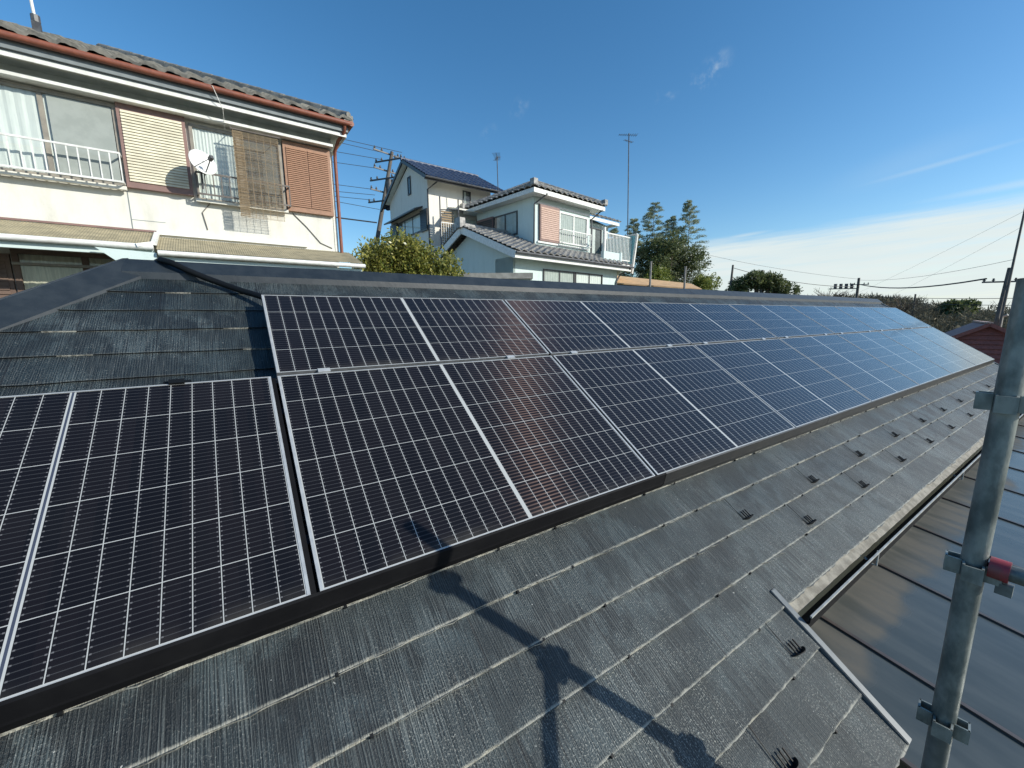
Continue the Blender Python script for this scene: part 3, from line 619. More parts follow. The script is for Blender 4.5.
# ---------------------------------------------------------------- scaffold
SX, SY = 1.472, -2.860
def pocket(parent, z):
    """four U-shaped wedge pockets round the pole"""
    m = MB()
    for k in range(4):
        a = math.pi/2*k+R(8); d = Vector((math.cos(a), math.sin(a), 0)); t = Vector((-d.y, d.x, 0)); c = Vector((SX+.036*max(0, z+.846)/.774, SY, z))
        for s in (-1, 1): 
            p = c+d*.022+t*.018*s; q = c+d*.052+t*.017*s; m.beam(p, q, .005, .044)
        p = c+d*.0505-t*.0195; q = c+d*.0505+t*.0195; m.beam(p, q, .005, .044)
    return m.build('wedge_pocket', 'galv', parent, off=(SX, SY, -4.6))
sc = empty('scaffold_pole', (SX, SY, -4.6), 0, 'upright galvanised scaffold pole with wedge pockets at the right of the roof', 'scaffold pole')
SB = (SX, SY, -4.6)
m = MB(); m.tube([(SX, SY, -4.65), (SX, SY, -.885)], .0252, 20); m.build('lower_tube', 'galvd', sc, True, SB, 40)
m = MB(); m.tube([(SX, SY, -1.345), (SX, SY, -.845)], .0262, 20); m.build('upper_tube', 'galv', sc, True, SB, 40)
m = MB(); m.tube([(SX, SY, -.846), (SX+.036, SY-.004, -.060)], .0252, 20); m.build('upper_tube', 'galv', sc, True, SB, 40)
for z in (-.372, -.832, -1.325, -1.80, -2.27): pocket(sc, z)
m = MB(); m.tube([(SX, SY, -4.62), (SX, SY, -4.60)], .07, 12); m.build('base_plate', 'galvd', sc, off=SB)
# ledger running out toward the viewer's right, with red wedge head
lg = empty('scaffold_ledger', (SX, SY-.05, -.80), 0, 'grey horizontal scaffold tube with red clamp head wedged to the pole', 'scaffold tube'); LB = (SX, SY-.05, -.80)
ld = Vector((.02, -1, 0)).normalized()
b0 = Vector((SX+.004, SY-.034, -.815))
m = MB(); m.tube([b0-ld*.006, b0+ld*.01, b0+ld*.030], .0285, 16); m.build('clamp_head', 'red', lg, True, LB, 40)
m = MB(); m.tube([b0+ld*.028, b0+ld*1.75], .0215, 16); m.build('tube', 'galv', lg, True, LB, 40)
m = MB(); m.box(SX-.012, SX+.012, SY-.075, SY-.045, -.875, -.845); m.build('wedge', 'galvd', lg, off=LB)

# ---------------------------------------------------------------- building helpers (house frames: x along the front, y to the back, z up = world z)
class Frame:
    def __init__(s, name, o, rot, zg, label, cat='house'):
        s.root = empty(name, (o[0], o[1], zg), R(rot), label, cat); s.zg = zg
    def add(s, mb, name, mats, parent=None, smooth=False, auto=None, label=None):
        if parent is None: ob = mb.build(name, mats, s.root, smooth, (0, 0, s.zg), auto)
        else: ob = mb.build(name, mats, parent, smooth, (0, 0, s.zg), auto)
        if label: ob['label'] = label
        return ob
    def box(s, name, mats, b, parent=None): m = MB(); m.box(*b); return s.add(m, name, mats, parent)
    def window(s, x0, x1, z0, z1, y=0, axis='y', fr='frame', cur='curtain', panes=2, fwd=.05, cov=(0, 1), parent=None, cdep=.04, proud=.055):
        """sliding window: frame > pane, curtain. axis 'y' faces -y, 'x' faces -x"""
        def T(a, d, z): return (a, y+d, z) if axis == 'y' else (y+d, a, z)
        def bx(m, a0, a1, d0, d1, za, zb):
            (m.box(a0, a1, y+d0, y+d1, za, zb) if axis == 'y' else m.box(y+d0, y+d1, a0, a1, za, zb))
        m = MB(); bx(m, x0, x1, -proud, .0, z1-fwd, z1); bx(m, x0, x1, -proud-.015, .0, z0, z0+fwd); bx(m, x0, x0+fwd, -proud, 0, z0+fwd, z1-fwd); bx(m, x1-fwd, x1, -proud, 0, z0+fwd, z1-fwd)
        wn = (x1-x0)/panes
        for i in range(1, panes): bx(m, x0+wn*i-fwd*.6, x0+wn*i+fwd*.6, -proud*.8, 0, z0+fwd, z1-fwd)
        f = s.add(m, 'window', fr, parent)
        for i in range(panes):
            m = MB(); a, b = x0+wn*i+fwd*.6, x0+wn*(i+1)-fwd*.6; m.poly([T(a, -.032, z0+fwd), T(b, -.032, z0+fwd), T(b, -.032, z1-fwd), T(a, -.032, z1-fwd)] if axis == 'y' else [T(b, -.032, z0+fwd), T(a, -.032, z0+fwd), T(a, -.032, z1-fwd), T(b, -.032, z1-fwd)]); s.add(m, 'pane', 'glass', f)
        m = MB(); a, b = x0+fwd+(x1-x0-2*fwd)*cov[0], x0+fwd+(x1-x0-2*fwd)*cov[1]; n = 40
        top = [m.vert(T(a+(b-a)*i/n, -.012+.006*math.sin(i*1.9), z1-fwd)) for i in range(n+1)]; bot = [m.vert(T(a+(b-a)*i/n, -.012+.007*math.sin(i*1.9+.3), z0+fwd)) for i in range(n+1)]
        for i in range(n): m.face((bot[i], bot[i+1], top[i+1], top[i]))
        s.add(m, 'curtain', cur, f)
        m = MB(); bx(m, x0+fwd*.5, x1-fwd*.5, -.0035, -.0015, z0+fwd*.5, z1-fwd*.5); s.add(m, 'interior', 'room', f)
        return f
    def shutter(s, x0, x1, z0, z1, y=0, axis='y', face='louvre', fr='mauve', slats=22, dep=.10, leaves=1, name='shutter_box'):
        def bx(m, a0, a1, d0, d1, za, zb):
            (m.box(a0, a1, y+d0, y+d1, za, zb) if axis == 'y' else m.box(y+d0, y+d1, a0, a1, za, zb))
        m = MB(); bx(m, x0, x1, -dep, 0, z0, z1); o = s.add(m, name, fr)
        m = MB(); b = .05; lw = (x1-x0-2*b)/leaves
        for L in range(leaves):
            a0 = x0+b+lw*L+(.008 if L else 0); a1 = x0+b+lw*(L+1)-(.008 if L < leaves-1 else 0)
            h = (z1-z0-.20)/slats
            for i in range(slats):
                za = z0+.10+h*i
                if axis == 'y': m.hexa([(a0, y-dep-.020, za), (a1, y-dep-.020, za), (a1, y-dep, za), (a0, y-dep, za)], [(a0, y-dep-.004, za+h*.86), (a1, y-dep-.004, za+h*.86), (a1, y-dep, za+h*.86), (a0, y-dep, za+h*.86)])
                else: m.hexa([(y-dep, a0, za), (y-dep, a1, za), (y-dep-.02, a1, za), (y-dep-.02, a0, za)], [(y-dep, a0, za+h*.86), (y-dep, a1, za+h*.86), (y-dep-.004, a1, za+h*.86), (y-dep-.004, a0, za+h*.86)])
        s.add(m, 'slats', face, o)
        return o
    def railing(s, x0, x1, z0, z1, y, mats, step=.11, r=.011, ends=True, back=None, parent=None, name='window_guard'):
        m = MB()
        for z in (z0+.03, z1): m.box(x0, x1, y-r, y+r, z-r*1.3, z+r*1.3)
        n = max(2, int((x1-x0)/step))
        for i in range(n+1):
            x = x0+(x1-x0)*i/n; m.box(x-r*.7, x+r*.7, y-r*.7+.001, y+r*.7-.001, z0+.03, z1)
        if back is not None:
            for x in (x0, x1):
                for z in (z0+.03, z1): m.box(x-r, x+r, y, back, z-r, z+r)
        return s.add(m, name, mats, parent)
    def tiles(s, name, mats, o, a, sl, W, L, lo=None, hi=None, pw=.27, pl=.24, amp=.022, res=6, step=.028, label=None, cap=True):
        """pantile slope: o eave corner, a along eave, sl up the slope; lo/hi(t) clamp the width at slope distance t"""
        o, a, sl = Vector(o), Vector(a).normalized(), Vector(sl).normalized(); n = a.cross(sl).normalized()
        m = MB(); nx = max(2, int(W/pw*res)); nr = max(1, int(round(L/pl))); pl = L/nr; prev = None
        for r in range(nr):
            for e in (0, 1):
                t = pl*(r+e*.985); row = []
                l0, h0 = (lo(t) if lo else 0), (hi(t) if hi else W)
                for i in range(nx+1):
                    x = W*i/nx; xc = min(max(x, l0), max(h0, l0)); ph = 2*math.pi*x/pw
                    hgt = amp*(.5+.5*math.sin(ph)+.25*math.sin(2*ph+.6))+(step if e == 0 else 0)
                    row.append(m.vert(o+a*xc+sl*t+n*hgt))
                if prev:
                    for i in range(nx): m.face((prev[i], prev[i+1], row[i+1], row[i]))
                elif cap:
                    base = [m.vert(m.v[k]-n*.05) for k in row]
                    for i in range(nx): m.face((base[i], base[i+1], row[i+1], row[i]))
                prev = row
        return s.add(m, name, mats, label=label)
    def ridge(s, name, mats, p, q, r=.10, step=.28, layers=2):
        """ridge of stacked flat tiles with half-round caps"""
        p, q = Vector(p), Vector(q); L = (q-p).length; d = (q-p)/L; m = MB()
        m.beam(p+Vector((0, 0, .03)), q+Vector((0, 0, .03)), r*1.9, .05); m.beam(p+Vector((0, 0, .085)), q+Vector((0, 0, .085)), r*1.6, .05)
        n = max(1, int(L/step))
        for i in range(n):
            a = p+d*(L*i/n)+Vector((0, 0, .11)); b = p+d*(L*(i+1)/n-.01)+Vector((0, 0, .11)); m.tube([a, b], r*.72, 10, r1=r*.62)
        return s.add(m, name, mats)
def onigawara(F, p, sz=.3, mats='tileA'):
    m = MB(); x, y, z = p; m.box(x-sz*.45, x+sz*.45, y-.05, y+.05, z-.1, z+sz*.55); m.tube([(x, y-.07, z+sz*.5), (x, y+.3, z+sz*.5)], sz*.24, 10)
    return F.add(m, 'ridge_end_tile', mats)

# ---------------------------------------------------------------- house 1: big cream house on the left
H1 = Frame('cream_house', (1.90, 6.90), 2.4, -1.7, 'cream two-storey house with brown gutter and tan lean-to roofs at the left')
XL = -9.5
H1.box('wall', 'wallA', (XL, 0, 0, 7, -1.8, 3.70))
H1.box('upper_band', 'wallA2', (XL, .006, -.012, 0.0, 3.405, 3.584))  # wall strip under the eave, shade tint put into its colour
H1.box('lintel_strip', 'white', (XL, -.01, -.24, 0, 3.365, 3.415))
H1.box('corner_trim', 'cream', (-.055, .012, -.012, .05, 1.3, 3.34))
H1.box('eave_filling', 'greyboard', (XL, .21, -.444, 0, 3.602, 3.76)); H1.box('soffit', 'soffit', (XL, .20, -.41, -.012, 3.585, 3.61)); H1.box('soffit', 'soffit', (.0, .20, -.012, 7.5, 3.585, 3.61))
m = MB(); m.box(XL, .22, -.435, -.411, 3.535, 3.615); m.box(.20, .222, -.41, 7.5, 3.535, 3.615); H1.add(m, 'fascia', 'white')
m = MB(); m.box(XL, .25, -.48, -.445, 3.62, 3.77); m.box(.22, .25, -.445, 7.5, 3.62, 3.77); H1.add(m, 'eave_board', 'greyboard')
m = MB(); m.tube([(XL, -.54, 3.765), (.30, -.54, 3.765)], .050, 10); m.tube([(.30, -.58, 3.765), (.30, 7.4, 3.765)], .050, 10)
gut = H1.add(m, 'gutter', 'copper', smooth=True, auto=50)
m = MB(); m.tube([(.18, -.52, 3.74), (.17, -.48, 3.62), (.10, -.25, 3.50), (.06, -.08, 3.34), (.06, -.06, 3.2), (.06, -.06, 1.2)], .034, 8); H1.add(m, 'downpipe', 'copper', smooth=True, auto=50)
slp = .45; cs, sn = math.cos(math.atan(slp)), math.sin(math.atan(slp)); LR = 4.2/cs
H1.tiles('roof_front', 'tileA', (XL, -.56, 3.80), (1, 0, 0), (0, cs, sn), .32-XL, LR, hi=lambda t: .32-XL-t*cs, amp=.05, step=.05, pw=.30)
H1.tiles('roof_end', 'tileA', (.32, -.56, 3.80), (0, 1, 0), (-cs, 0, sn), 8.4, LR, lo=lambda t: t*cs, hi=lambda t: 8.4-t*cs, amp=.05, step=.05, pw=.30)
m = MB(); m.hexa([(XL, -.56, 3.735), (.28, -.56, 3.735), (-3.9, 3.64, 3.70+4.2*slp), (XL, 3.64, 3.70+4.2*slp)], [(XL, -.56, 3.79), (.28, -.56, 3.79), (-3.9, 3.64, 3.78+4.2*slp), (XL, 3.64, 3.78+4.2*slp)]); H1.add(m, 'roof_board', 'greyboard')
H1.ridge('hip_ridge', 'tileA', (.24, -.48, 3.85), (.32-4.10, 3.54, 3.80+4.10*slp), r=.075)
m = MB(); m.box(.16, .34, -.56, -.40, 3.80, 3.92); m.tube([(.25, -.58, 3.92), (.14, -.36, 3.98)], .055, 10); H1.add(m, 'ridge_end_tile', 'tileA')
# openings, upper floor
H1.window(-5.05, -3.34, 2.06, 3.33, panes=2, cov=(0, .94), fr='frame')
m = MB(); m.poly([(-4.12, -.058, 2.12), (-3.40, -.058, 2.12), (-3.40, -.058, 3.27), (-4.12, -.058, 3.27)]); H1.add(m, 'insect_screen', 'screen')
H1.shutter(-3.335, -2.445, 2.06, 3.37, slats=24, face='louvre', fr='mauve')
H1.window(-2.40, -.95, 2.0, 3.30, panes=2, fr='frame', cov=(0, .45))
H1.shutter(-.93, -.05, 2.02, 3.34, slats=30, face='amado', fr='amado', dep=.09, leaves=2)
H1.railing(-5.05, -3.36, 2.06, 2.53, -.26, 'white', step=.115, back=-.02)
H1.railing(-2.38, -.90, 2.05, 2.44, -.24, 'steel', step=.12, back=-.02)
H1.box('sill', 'cream', (-2.42, -.93, -.12, -.075, 1.97, 2.02)); H1.box('sill', 'cream', (-5.08, -3.34, -.14, -.075, 2.0, 2.055))
m = MB(); m.tube([(-2.2, -.012, 2.0), (-2.35, -.012, 1.8), (-2.3, -.012, 1.5)], .008, 5); H1.add(m, 'wall_cable', 'steel'); m = MB(); m.tube([(-.85, -.012, 2.0), (-.6, -.012, 1.75), (-.35, -.012, 1.45), (-.12, -.012, 1.36)], .008, 5); H1.add(m, 'wall_cable', 'steel')
m = MB(); m.tube([(-2.6, .2, 4.15), (-2.0, -.60, 3.78), (-1.88, -.46, 3.50), (-1.86, -.1, 3.30)], .006, 5); H1.add(m, 'aerial_cable', 'white')
m = MB(); m.box(-3.36, -3.345, -.004, .0, 1.35, 2.05); m.box(-3.345, -2.9, -.004, 0, 1.55, 1.558); H1.add(m, 'wall_joint', 'greyboard')
# lean-to roofs with corrugated sheets
def corrug(F, x0, x1, ytop, ztop, ybot, zbot, mats, pitch=.034, amp=.005):
    m = MB(); n = int((x1-x0)/pitch*4); A, B = [], []
    for i in range(n+1):
        x = x0+(x1-x0)*i/n; h = amp*math.sin(2*math.pi*(x-x0)/pitch)
        A.append(m.vert((x, ytop, ztop+h))); B.append(m.vert((x, ybot, zbot+h)))
    for i in range(n): m.face((B[i], B[i+1], A[i+1], A[i]))
    return F.add(m, 'lean_to_roof', mats, smooth=True)
corrug(H1, XL, -3.06, 0, 1.36, -.92, 1.04, 'tan'); corrug(H1, -3.02, .22, 0, 1.30, -1.02, .955, 'tan')
m = MB(); m.tube([(XL, -.96, .99), (-3.05, -.96, .99)], .045, 8); m.tube([(-3.0, -1.06, .90), (.24, -1.06, .90)], .042, 8); H1.add(m, 'lean_to_gutter', 'white', smooth=True, auto=50)
m = MB(); m.box(XL, -3.05, -.90, -.86, .86, .95); m.box(-3.0, .20, -.98, -.94, .76, .85); H1.add(m, 'lean_to_fascia', 'wallH3')
m = MB(); m.beam((-3.04, 0, 1.36), (-3.04, -.95, 1.05), .07, .05); m.box(-3.04, -.62, -.05, -.0, 1.335, 1.395); m.beam((-3.04, -.95, 1.06), (-3.25, -1.0, 1.0), .05, .05); H1.add(m, 'flashing', 'white')
m = MB(); m.box(XL, -3.04, -.02, 0, 1.37, 1.40); H1.add(m, 'flashing', 'mauve')
m = MB(); m.prism([(-3.72, -1.02, .93), (-3.02, -1.02, .90), (-3.02, -1.02, .50), (-3.22, -1.02, .50)], (0, .03, 0)); H1.add(m, 'bracket_board', 'wallH3')
for x in (-2.4, -1.4, -.4):
    H1.box('lean_to_post', 'cream', (x-.035, x+.035, -.94, -.87, -1.7, .80))
# ground floor
H1.window(-4.80, -3.20, -1.5, .94, panes=2, fr='brownwall', cur='curtainc', cov=(0, .97), fwd=.07)
H1.box('window_transom', 'frame', (-4.80, -3.2, -.10, -.03, .70, .74))
H1.shutter(-6.4, -4.82, -1.5, .86, face='brownwall', fr='brownwall', slats=34, dep=.06)
H1.window(-2.4, -.6, -1.5, .55, panes=2, fr='frame')
# satellite dish
dd = Frame('satellite_dish', (1.90, 6.90), 2.4, 2.2, 'white satellite dish fixed to the window guard beside the cream louvre shutter', 'satellite dish')
m = MB(); ax = Vector((.42, -.80, .30)).normalized(); a1 = ax.orthogonal().normalized(); a2 = ax.cross(a1); c0 = Vector((-2.28, -.46, 2.53))
rings = []
for k in range(7):
    rr = .215*k/6; rings.append([m.vert(c0+ax*(.055*(k/6)**2)+(a1*math.cos(t)+a2*math.sin(t))*rr) for t in [2*math.pi*i/28 for i in range(28)]] if k else [m.vert(c0)])
for k in range(1, 7):
    for i in range(28):
        j = (i+1) % 28
        if k == 1: m.face((rings[0][0], rings[1][i], rings[1][j]))
        else: m.face((rings[k-1][i], rings[k][i], rings[k][j], rings[k-1][j]))
bmo = dd.add(m, 'reflector', 'dishw', smooth=True)
mo = bmo.modifiers.new('solid', 'SOLIDIFY'); mo.thickness = .008
m = MB(); m.tube([c0-Vector((0, 0, .22))+ax*.05, c0+ax*.30-Vector((0, 0, .06))], .009, 6); m.tube([c0+a1*.22+ax*.05, c0+ax*.30-Vector((0, 0, .05))], .006, 6); m.beam(c0+ax*.26-Vector((0, 0, .06)), c0+ax*.34-Vector((0, 0, .05)), .05, .06); dd.add(m, 'receiver_arm', 'insul')
m = MB(); m.tube([c0-ax*.02, c0+Vector((-.02, .14, -.06)), c0+Vector((-.02, .17, -.38))], .018, 8); m.box(c0.x-.05, c0.x+.03, c0.y+.02, c0.y+.12, c0.z-.09, c0.z+.05); dd.add(m, 'mast', 'insul')
# reed screen
rs = Frame('reed_screen', (1.90, 6.90), 2.4, 1.7, 'ragged brown reed screen hanging over the dark window guard', 'reed screen')
rnd = random.Random(11)
def reeds(x0, x1, z0, z1, y, name, stp=.0165, th=.0042):
    m = MB(); z = z0
    while z < z1:
        t = th*rnd.uniform(.7, 1.35); dzz = rnd.uniform(-.004, .004); a = x0+rnd.uniform(0, .025); b = x1-rnd.uniform(0, .025)
        m.hexa([(a, y-.003, z), (b, y-.003, z+dzz), (b, y+.003, z+dzz), (a, y+.003, z)], [(a, y-.003, z+t), (b, y-.003, z+t+dzz), (b, y+.003, z+t+dzz), (a, y+.003, z+t)]); z += stp*rnd.uniform(.8, 1.2)
    n = int((x1-x0)/.11)
    for i in range(n+1):
        x = x0+.02+(x1-x0-.04)*i/n; m.box(x-.003, x+.003, y-.006, y-.004, z0, z1)
    return rs.add(m, name, 'reed')
reeds(-1.78, -1.03, 1.74, 3.24, -.34, 'hanging_mat'); reeds(-1.785, -1.60, 1.76, 3.23, -.352, 'folded_edge', .0115, .0052)
m = MB(); m.tube([(-1.80, -.34, 3.26), (-1.0, -.34, 3.27)], .014, 6); m.beam((-1.75, -.34, 3.26), (-1.75, -.08, 3.33), .01, .01); m.beam((-1.0, -.34, 3.27), (-1.0, -.08, 3.33), .01, .01); rs.add(m, 'top_rod', 'steel')
# aerial on the big roof
aa = empty('roof_aerial', (-2.46, 8.0, 4.80), 0, 'thin white aerial mast on the big grey tiled roof at top left', 'aerial')
m = MB(); m.tube([(0, 0, -.15), (-.06, 0, 1.9)], .022, 8); m.build('mast', 'white', aa)
m = MB(); m.box(-.05, .05, -.05, .05, -.2, .05); m.tube([(0, 0, .05), (0, 0, .16)], .06, 8); m.build('base', 'insul', aa)

# ---------------------------------------------------------------- house 2: gabled, blue tiles
H2 = Frame('blue_roof_house', (8.98, 18.5), 2.7, 1.1, 'white gabled house with blue glazed tile roof behind the leafy bush')
ya, yb, yr, ze, zr = -.75, 6.25, 2.45, 6.92, 8.62
m = MB(); m.prism([(0, 0, .8), (0, 5.5, .8), (0, 5.5, ze+.05), (0, yr, zr-.30), (0, 0, ze+.22)], (4.0, 0, 0)); H2.add(m, 'wall', 'wallH2')
s1 = math.atan2(zr-ze, yr-ya); s2 = math.atan2(zr-6.72, yb-yr)
H2.tiles('roof_front', 'tileB', (-.35, ya, ze), (1, 0, 0), (0, math.cos(s1), math.sin(s1)), 5.0, (yr-ya)/math.cos(s1), pw=.42, res=5, amp=.07, step=.06, pl=.34)
H2.tiles('roof_back', 'tileB', (4.65, yb, 6.72), (-1, 0, 0), (0, -math.cos(s2), math.sin(s2)), 5.0, (yb-yr)/math.cos(s2), pw=.42, res=5, amp=.07, step=.06, pl=.34)
H2.ridge('ridge', 'tileB', (-.40, yr, zr-.03), (4.7, yr, zr-.03), r=.09)
m = MB()
for a, b in (((-.31, ya, ze-.06), (-.31, yr, zr-.06)), ((-.31, yb, 6.66), (-.31, yr, zr-.06))): m.beam(a, b, .10, .17)
H2.add(m, 'bargeboard', 'framed')
m = MB(); m.beam((-.5, ya+.02, ze-.07), (4.6, ya+.02, ze-.07), .06, .14); m.tube([(-.5, ya-.08, ze-.03), (4.6, ya-.08, ze-.03)], .055, 8); H2.add(m, 'gutter', 'framed')
m = MB(); m.poly([(-.45, ya+.03, ze-.08), (4.6, ya+.03, ze-.08), (4.6, 0, ze+.20), (-.45, 0, ze+.20)]); H2.add(m, 'soffit', 'soffit')
m = MB(); m.poly([(-.29, .0, ze+.22), (0, 0, ze+.22), (0, yr, zr-.18), (-.29, yr, zr-.18)]); m.poly([(-.29, yr, zr-.18), (0, yr, zr-.18), (0, 5.6, 6.9), (-.29, 5.6, 6.9)]); H2.add(m, 'soffit', 'soffit')
m = MB(); m.tube([(.30, ya-.06, ze-.06), (-.03, -.06, ze-.4), (-.03, -.06, 1.2)], .04, 8); H2.add(m, 'downpipe', 'framed')
H2.window(2.10, 2.50, 6.78, 7.75, y=0, axis='x', fr='framed', panes=1, cov=(0, 0.01))
H2.window(.9, 4.3, 4.55, 5.55, y=0, axis='x', fr='framed', panes=3, cov=(0, .8), fwd=.07)
H2.shutter(.05, .88, 4.5, 5.6, y=0, axis='x', face='framed', fr='framed', slats=8); H2.shutter(4.32, 5.4, 4.5, 5.6, y=0, axis='x', face='framed', fr='framed', slats=8)
m = MB(); m.hexa([(-.50, .7, 5.60), (-.50, 5.4, 5.60), (0, 5.4, 5.78), (0, .7, 5.78)], [(-.50, .7, 5.68), (-.50, 5.4, 5.68), (0, 5.4, 5.86), (0, .7, 5.86)]); H2.add(m, 'window_awning', 'framed')
H2.window(2.12, 2.62, 5.95, 6.82, fr='framed', panes=1, cov=(0, .4))
m = MB(); m.hexa([(1.2, -1.2, 5.45), (4.0, -1.2, 5.45), (4.0, 0, 5.75), (1.2, 0, 5.75)], [(1.2, -1.2, 5.53), (4.0, -1.2, 5.53), (4.0, 0, 5.83), (1.2, 0, 5.83)]); H2.add(m, 'balcony_roof', 'cream')
H2.railing(.15, 4.0, 3.6, 4.7, -1.15, 'white', step=.13, r=.018, name='balcony_railing')
H2.box('balcony_floor', 'cream', (.1, 4.0, -1.2, 0, 3.40, 3.55))
H2.window(1.3, 3.4, 3.6, 5.35, fr='cream', panes=2)
m = MB()
for i in range(14): m.box(.30, 1.0, -.9, -.86, 3.7+i*.12, 3.78+i*.12)
H2.add(m, 'slatted_screen', 'reed')
m = MB()
for x, y in ((.1, -1.15), (1.15, -1.18)): m.tube([(x, y, 1.2), (x, y, 5.95)], .035, 8)
m.tube([(.1, -1.15, 5.3), (1.15, -1.18, 5.45)], .025, 6); H2.add(m, 'balcony_post', 'insul')

# ---------------------------------------------------------------- house 3: mint house with grey tiles
H3 = Frame('mint_house', (12.25, 13.5), 8, -.4, 'pale mint two-storey house with silver-grey hipped tile roof and balcony')
H3.box('wall', 'wallH3', (0, 4.3, 0, 4.5, -.6, 5.52))
H3.box('wing_wall', 'wallH3', (4.3, 7.3, .9, 4.5, -.6, 5.28))
def hip_roof(F, x0, x1, y0, y1, z, slope, mats):
    c, s_ = math.cos(math.atan(slope)), math.sin(math.atan(slope)); half = min(x1-x0, y1-y0)/2; L = half/c
    kw = dict(pw=.40, res=6, amp=.075, step=.06, pl=.32)
    F.tiles('roof_front', mats, (x0, y0, z), (1, 0, 0), (0, c, s_), x1-x0, L, lambda t: t*c, lambda t: x1-x0-t*c, **kw)
    F.tiles('roof_left', mats, (x0, y1, z), (0, -1, 0), (c, 0, s_), y1-y0, L, lambda t: t*c, lambda t: y1-y0-t*c, **kw)
    F.tiles('roof_right', mats, (x1, y0, z), (0, 1, 0), (-c, 0, s_), y1-y0, L, lambda t: t*c, lambda t: y1-y0-t*c, **kw)
    F.tiles('roof_back', mats, (x1, y1, z), (-1, 0, 0), (0, -c, s_), x1-x0, L, lambda t: t*c, lambda t: x1-x0-t*c, **kw)
    zr = z+half*slope
    if x1-x0 > y1-y0: a, b = (x0+half, (y0+y1)/2, zr), (x1-half, (y0+y1)/2, zr)
    else: a, b = ((x0+x1)/2, y0+half, zr), ((x0+x1)/2, y1-half, zr)
    F.ridge('ridge', mats, a, b, r=.13)
    near = [a, b]
    for cx, cy in ((x0, y0), (x1, y0), (x0, y1), (x1, y1)):
        e = a if (cx == x0 and x1-x0 > y1-y0) or (cy == y0 and x1-x0 <= y1-y0) else b
        F.ridge('hip_ridge', mats, Vector((cx, cy, z+.05)).lerp(Vector(e), .04), Vector(e), r=.11)
        m = MB(); p = Vector((cx, cy, z+.05)).lerp(Vector(e), .03); m.box(p.x-.13, p.x+.13, p.y-.13, p.y+.13, p.z, p.z+.26); F.add(m, 'ridge_end_tile', mats)
hip_roof(H3, -.62, 4.95, -.62, 5.1, 5.72, .47, 'tileG')
m = MB(); m.box(-.56, 4.90, -.565, -.54, 5.50, 5.70); m.box(-.565, -.54, -.54, 5.0, 5.50, 5.70); m.box(4.88, 4.90, -.54, 5.0, 5.50, 5.70); H3.add(m, 'fascia', 'white')
m = MB(); m.poly([(-.54, -.54, 5.53), (-.54, 5, 5.53), (4.88, 5, 5.53), (4.88, -.54, 5.53)]); H3.add(m, 'soffit', 'white')
c, s_ = math.cos(math.atan(.40)), math.sin(math.atan(.40))
H3.tiles('wing_roof', 'tileG', (4.6, .35, 5.45), (1, 0, 0), (0, c, s_), 3.2, 2.4/c, pw=.40, res=6, amp=.075, step=.06, pl=.32)
H3.tiles('wing_roof', 'tileG', (7.8, 5.15, 5.45), (-1, 0, 0), (0, -c, s_), 3.2, 2.4/c, pw=.40, res=6, amp=.075, step=.06, pl=.32)
H3.ridge('wing_ridge', 'tileG', (4.9, 2.75, 6.43), (7.8, 2.75, 6.43), r=.12)
m = MB(); m.box(4.6, 7.75, .42, .45, 5.26, 5.43); m.box(7.70, 7.73, .45, 5.0, 5.26, 5.43); H3.add(m, 'wing_fascia', 'white')
m = MB(); m.prism([(7.3, .9, 5.25), (7.3, 4.5, 5.25), (7.3, 2.75, 6.2)], (-.1, 0, 0)); H3.add(m, 'wing_gable', 'wallH3')
H3.shutter(.32, 1.70, 3.52, 5.20, face='amadol', fr='mauve', slats=16, leaves=1, dep=.12)
H3.window(1.78, 4.05, 3.58, 5.10, fr='white', panes=2, cov=(0, .98), cur='shoji', fwd=.07)
H3.railing(1.76, 4.1, 3.52, 4.20, -.28, 'white', step=.15, r=.016, back=-.02)
m = MB(); m.box(.2, 4.2, -.06, 0, 5.22, 5.30); m.box(.2, 4.2, -.09, 0, 3.42, 3.50); H3.add(m, 'window_trim', 'white')
H3.window(1.15, 3.0, 3.95, 5.08, y=0, axis='x', fr='framed', panes=2, cov=(0, .9), cur='shoji', fwd=.06)
H3.shutter(3.02, 4.4, 3.9, 5.12, y=0, axis='x', face='framed', fr='mauve', slats=10)
m = MB(); m.tube([(.30, -.60, 5.56), (-.05, -.08, 5.15), (-.05, -.06, 3.35)], .04, 8); m.tube([(4.7, -.56, 5.55), (4.42, -.04, 5.1), (4.42, -.04, 2.9)], .04, 8); H3.add(m, 'downpipe', 'insul')
# wing window and balcony
H3.window(4.7, 6.6, 2.9, 5.0, y=.9, fr='framed', panes=2, cov=(0, .7), fwd=.07)
m = MB(); m.box(4.0, 7.0, -1.0, .9, 2.55, 2.78); H3.add(m, 'balcony_floor', 'white')
rl = H3.railing(4.25, 6.95, 2.95, 4.28, -.95, 'white', step=.135, r=.022, name='balcony_railing')
m = MB(); m.prism([(7.0, -1.25, 4.40), (7.0, -1.02, 4.40), (7.0, .9, 4.40), (7.0, .9, 2.4), (7.0, -1.0, 2.4)], (.07, 0, 0)); H3.add(m, 'balcony_side_panel', 'mint')
m = MB(); m.beam((7.03, -1.28, 4.45), (7.03, -1.02, 2.30), .12, .10, up=(1, 0, 0)); m.beam((7.03, -1.28, 4.45), (7.03, .9, 4.45), .10, .08); H3.add(m, 'balcony_edge', 'white'); m = MB(); m.beam((4.2, -1.05, 4.5), (4.3, -1.0, 2.85), .14, .10, up=(1, 0, 0)); H3.add(m, 'balcony_edge', 'white')
m = MB(); m.box(3.95, 5.5, -1.25, -1.05, 2.60, 3.25); m.box(5.42, 5.56, -1.3, -1.04, 2.1, 3.30); H3.add(m, 'balcony_parapet', 'wallH3')
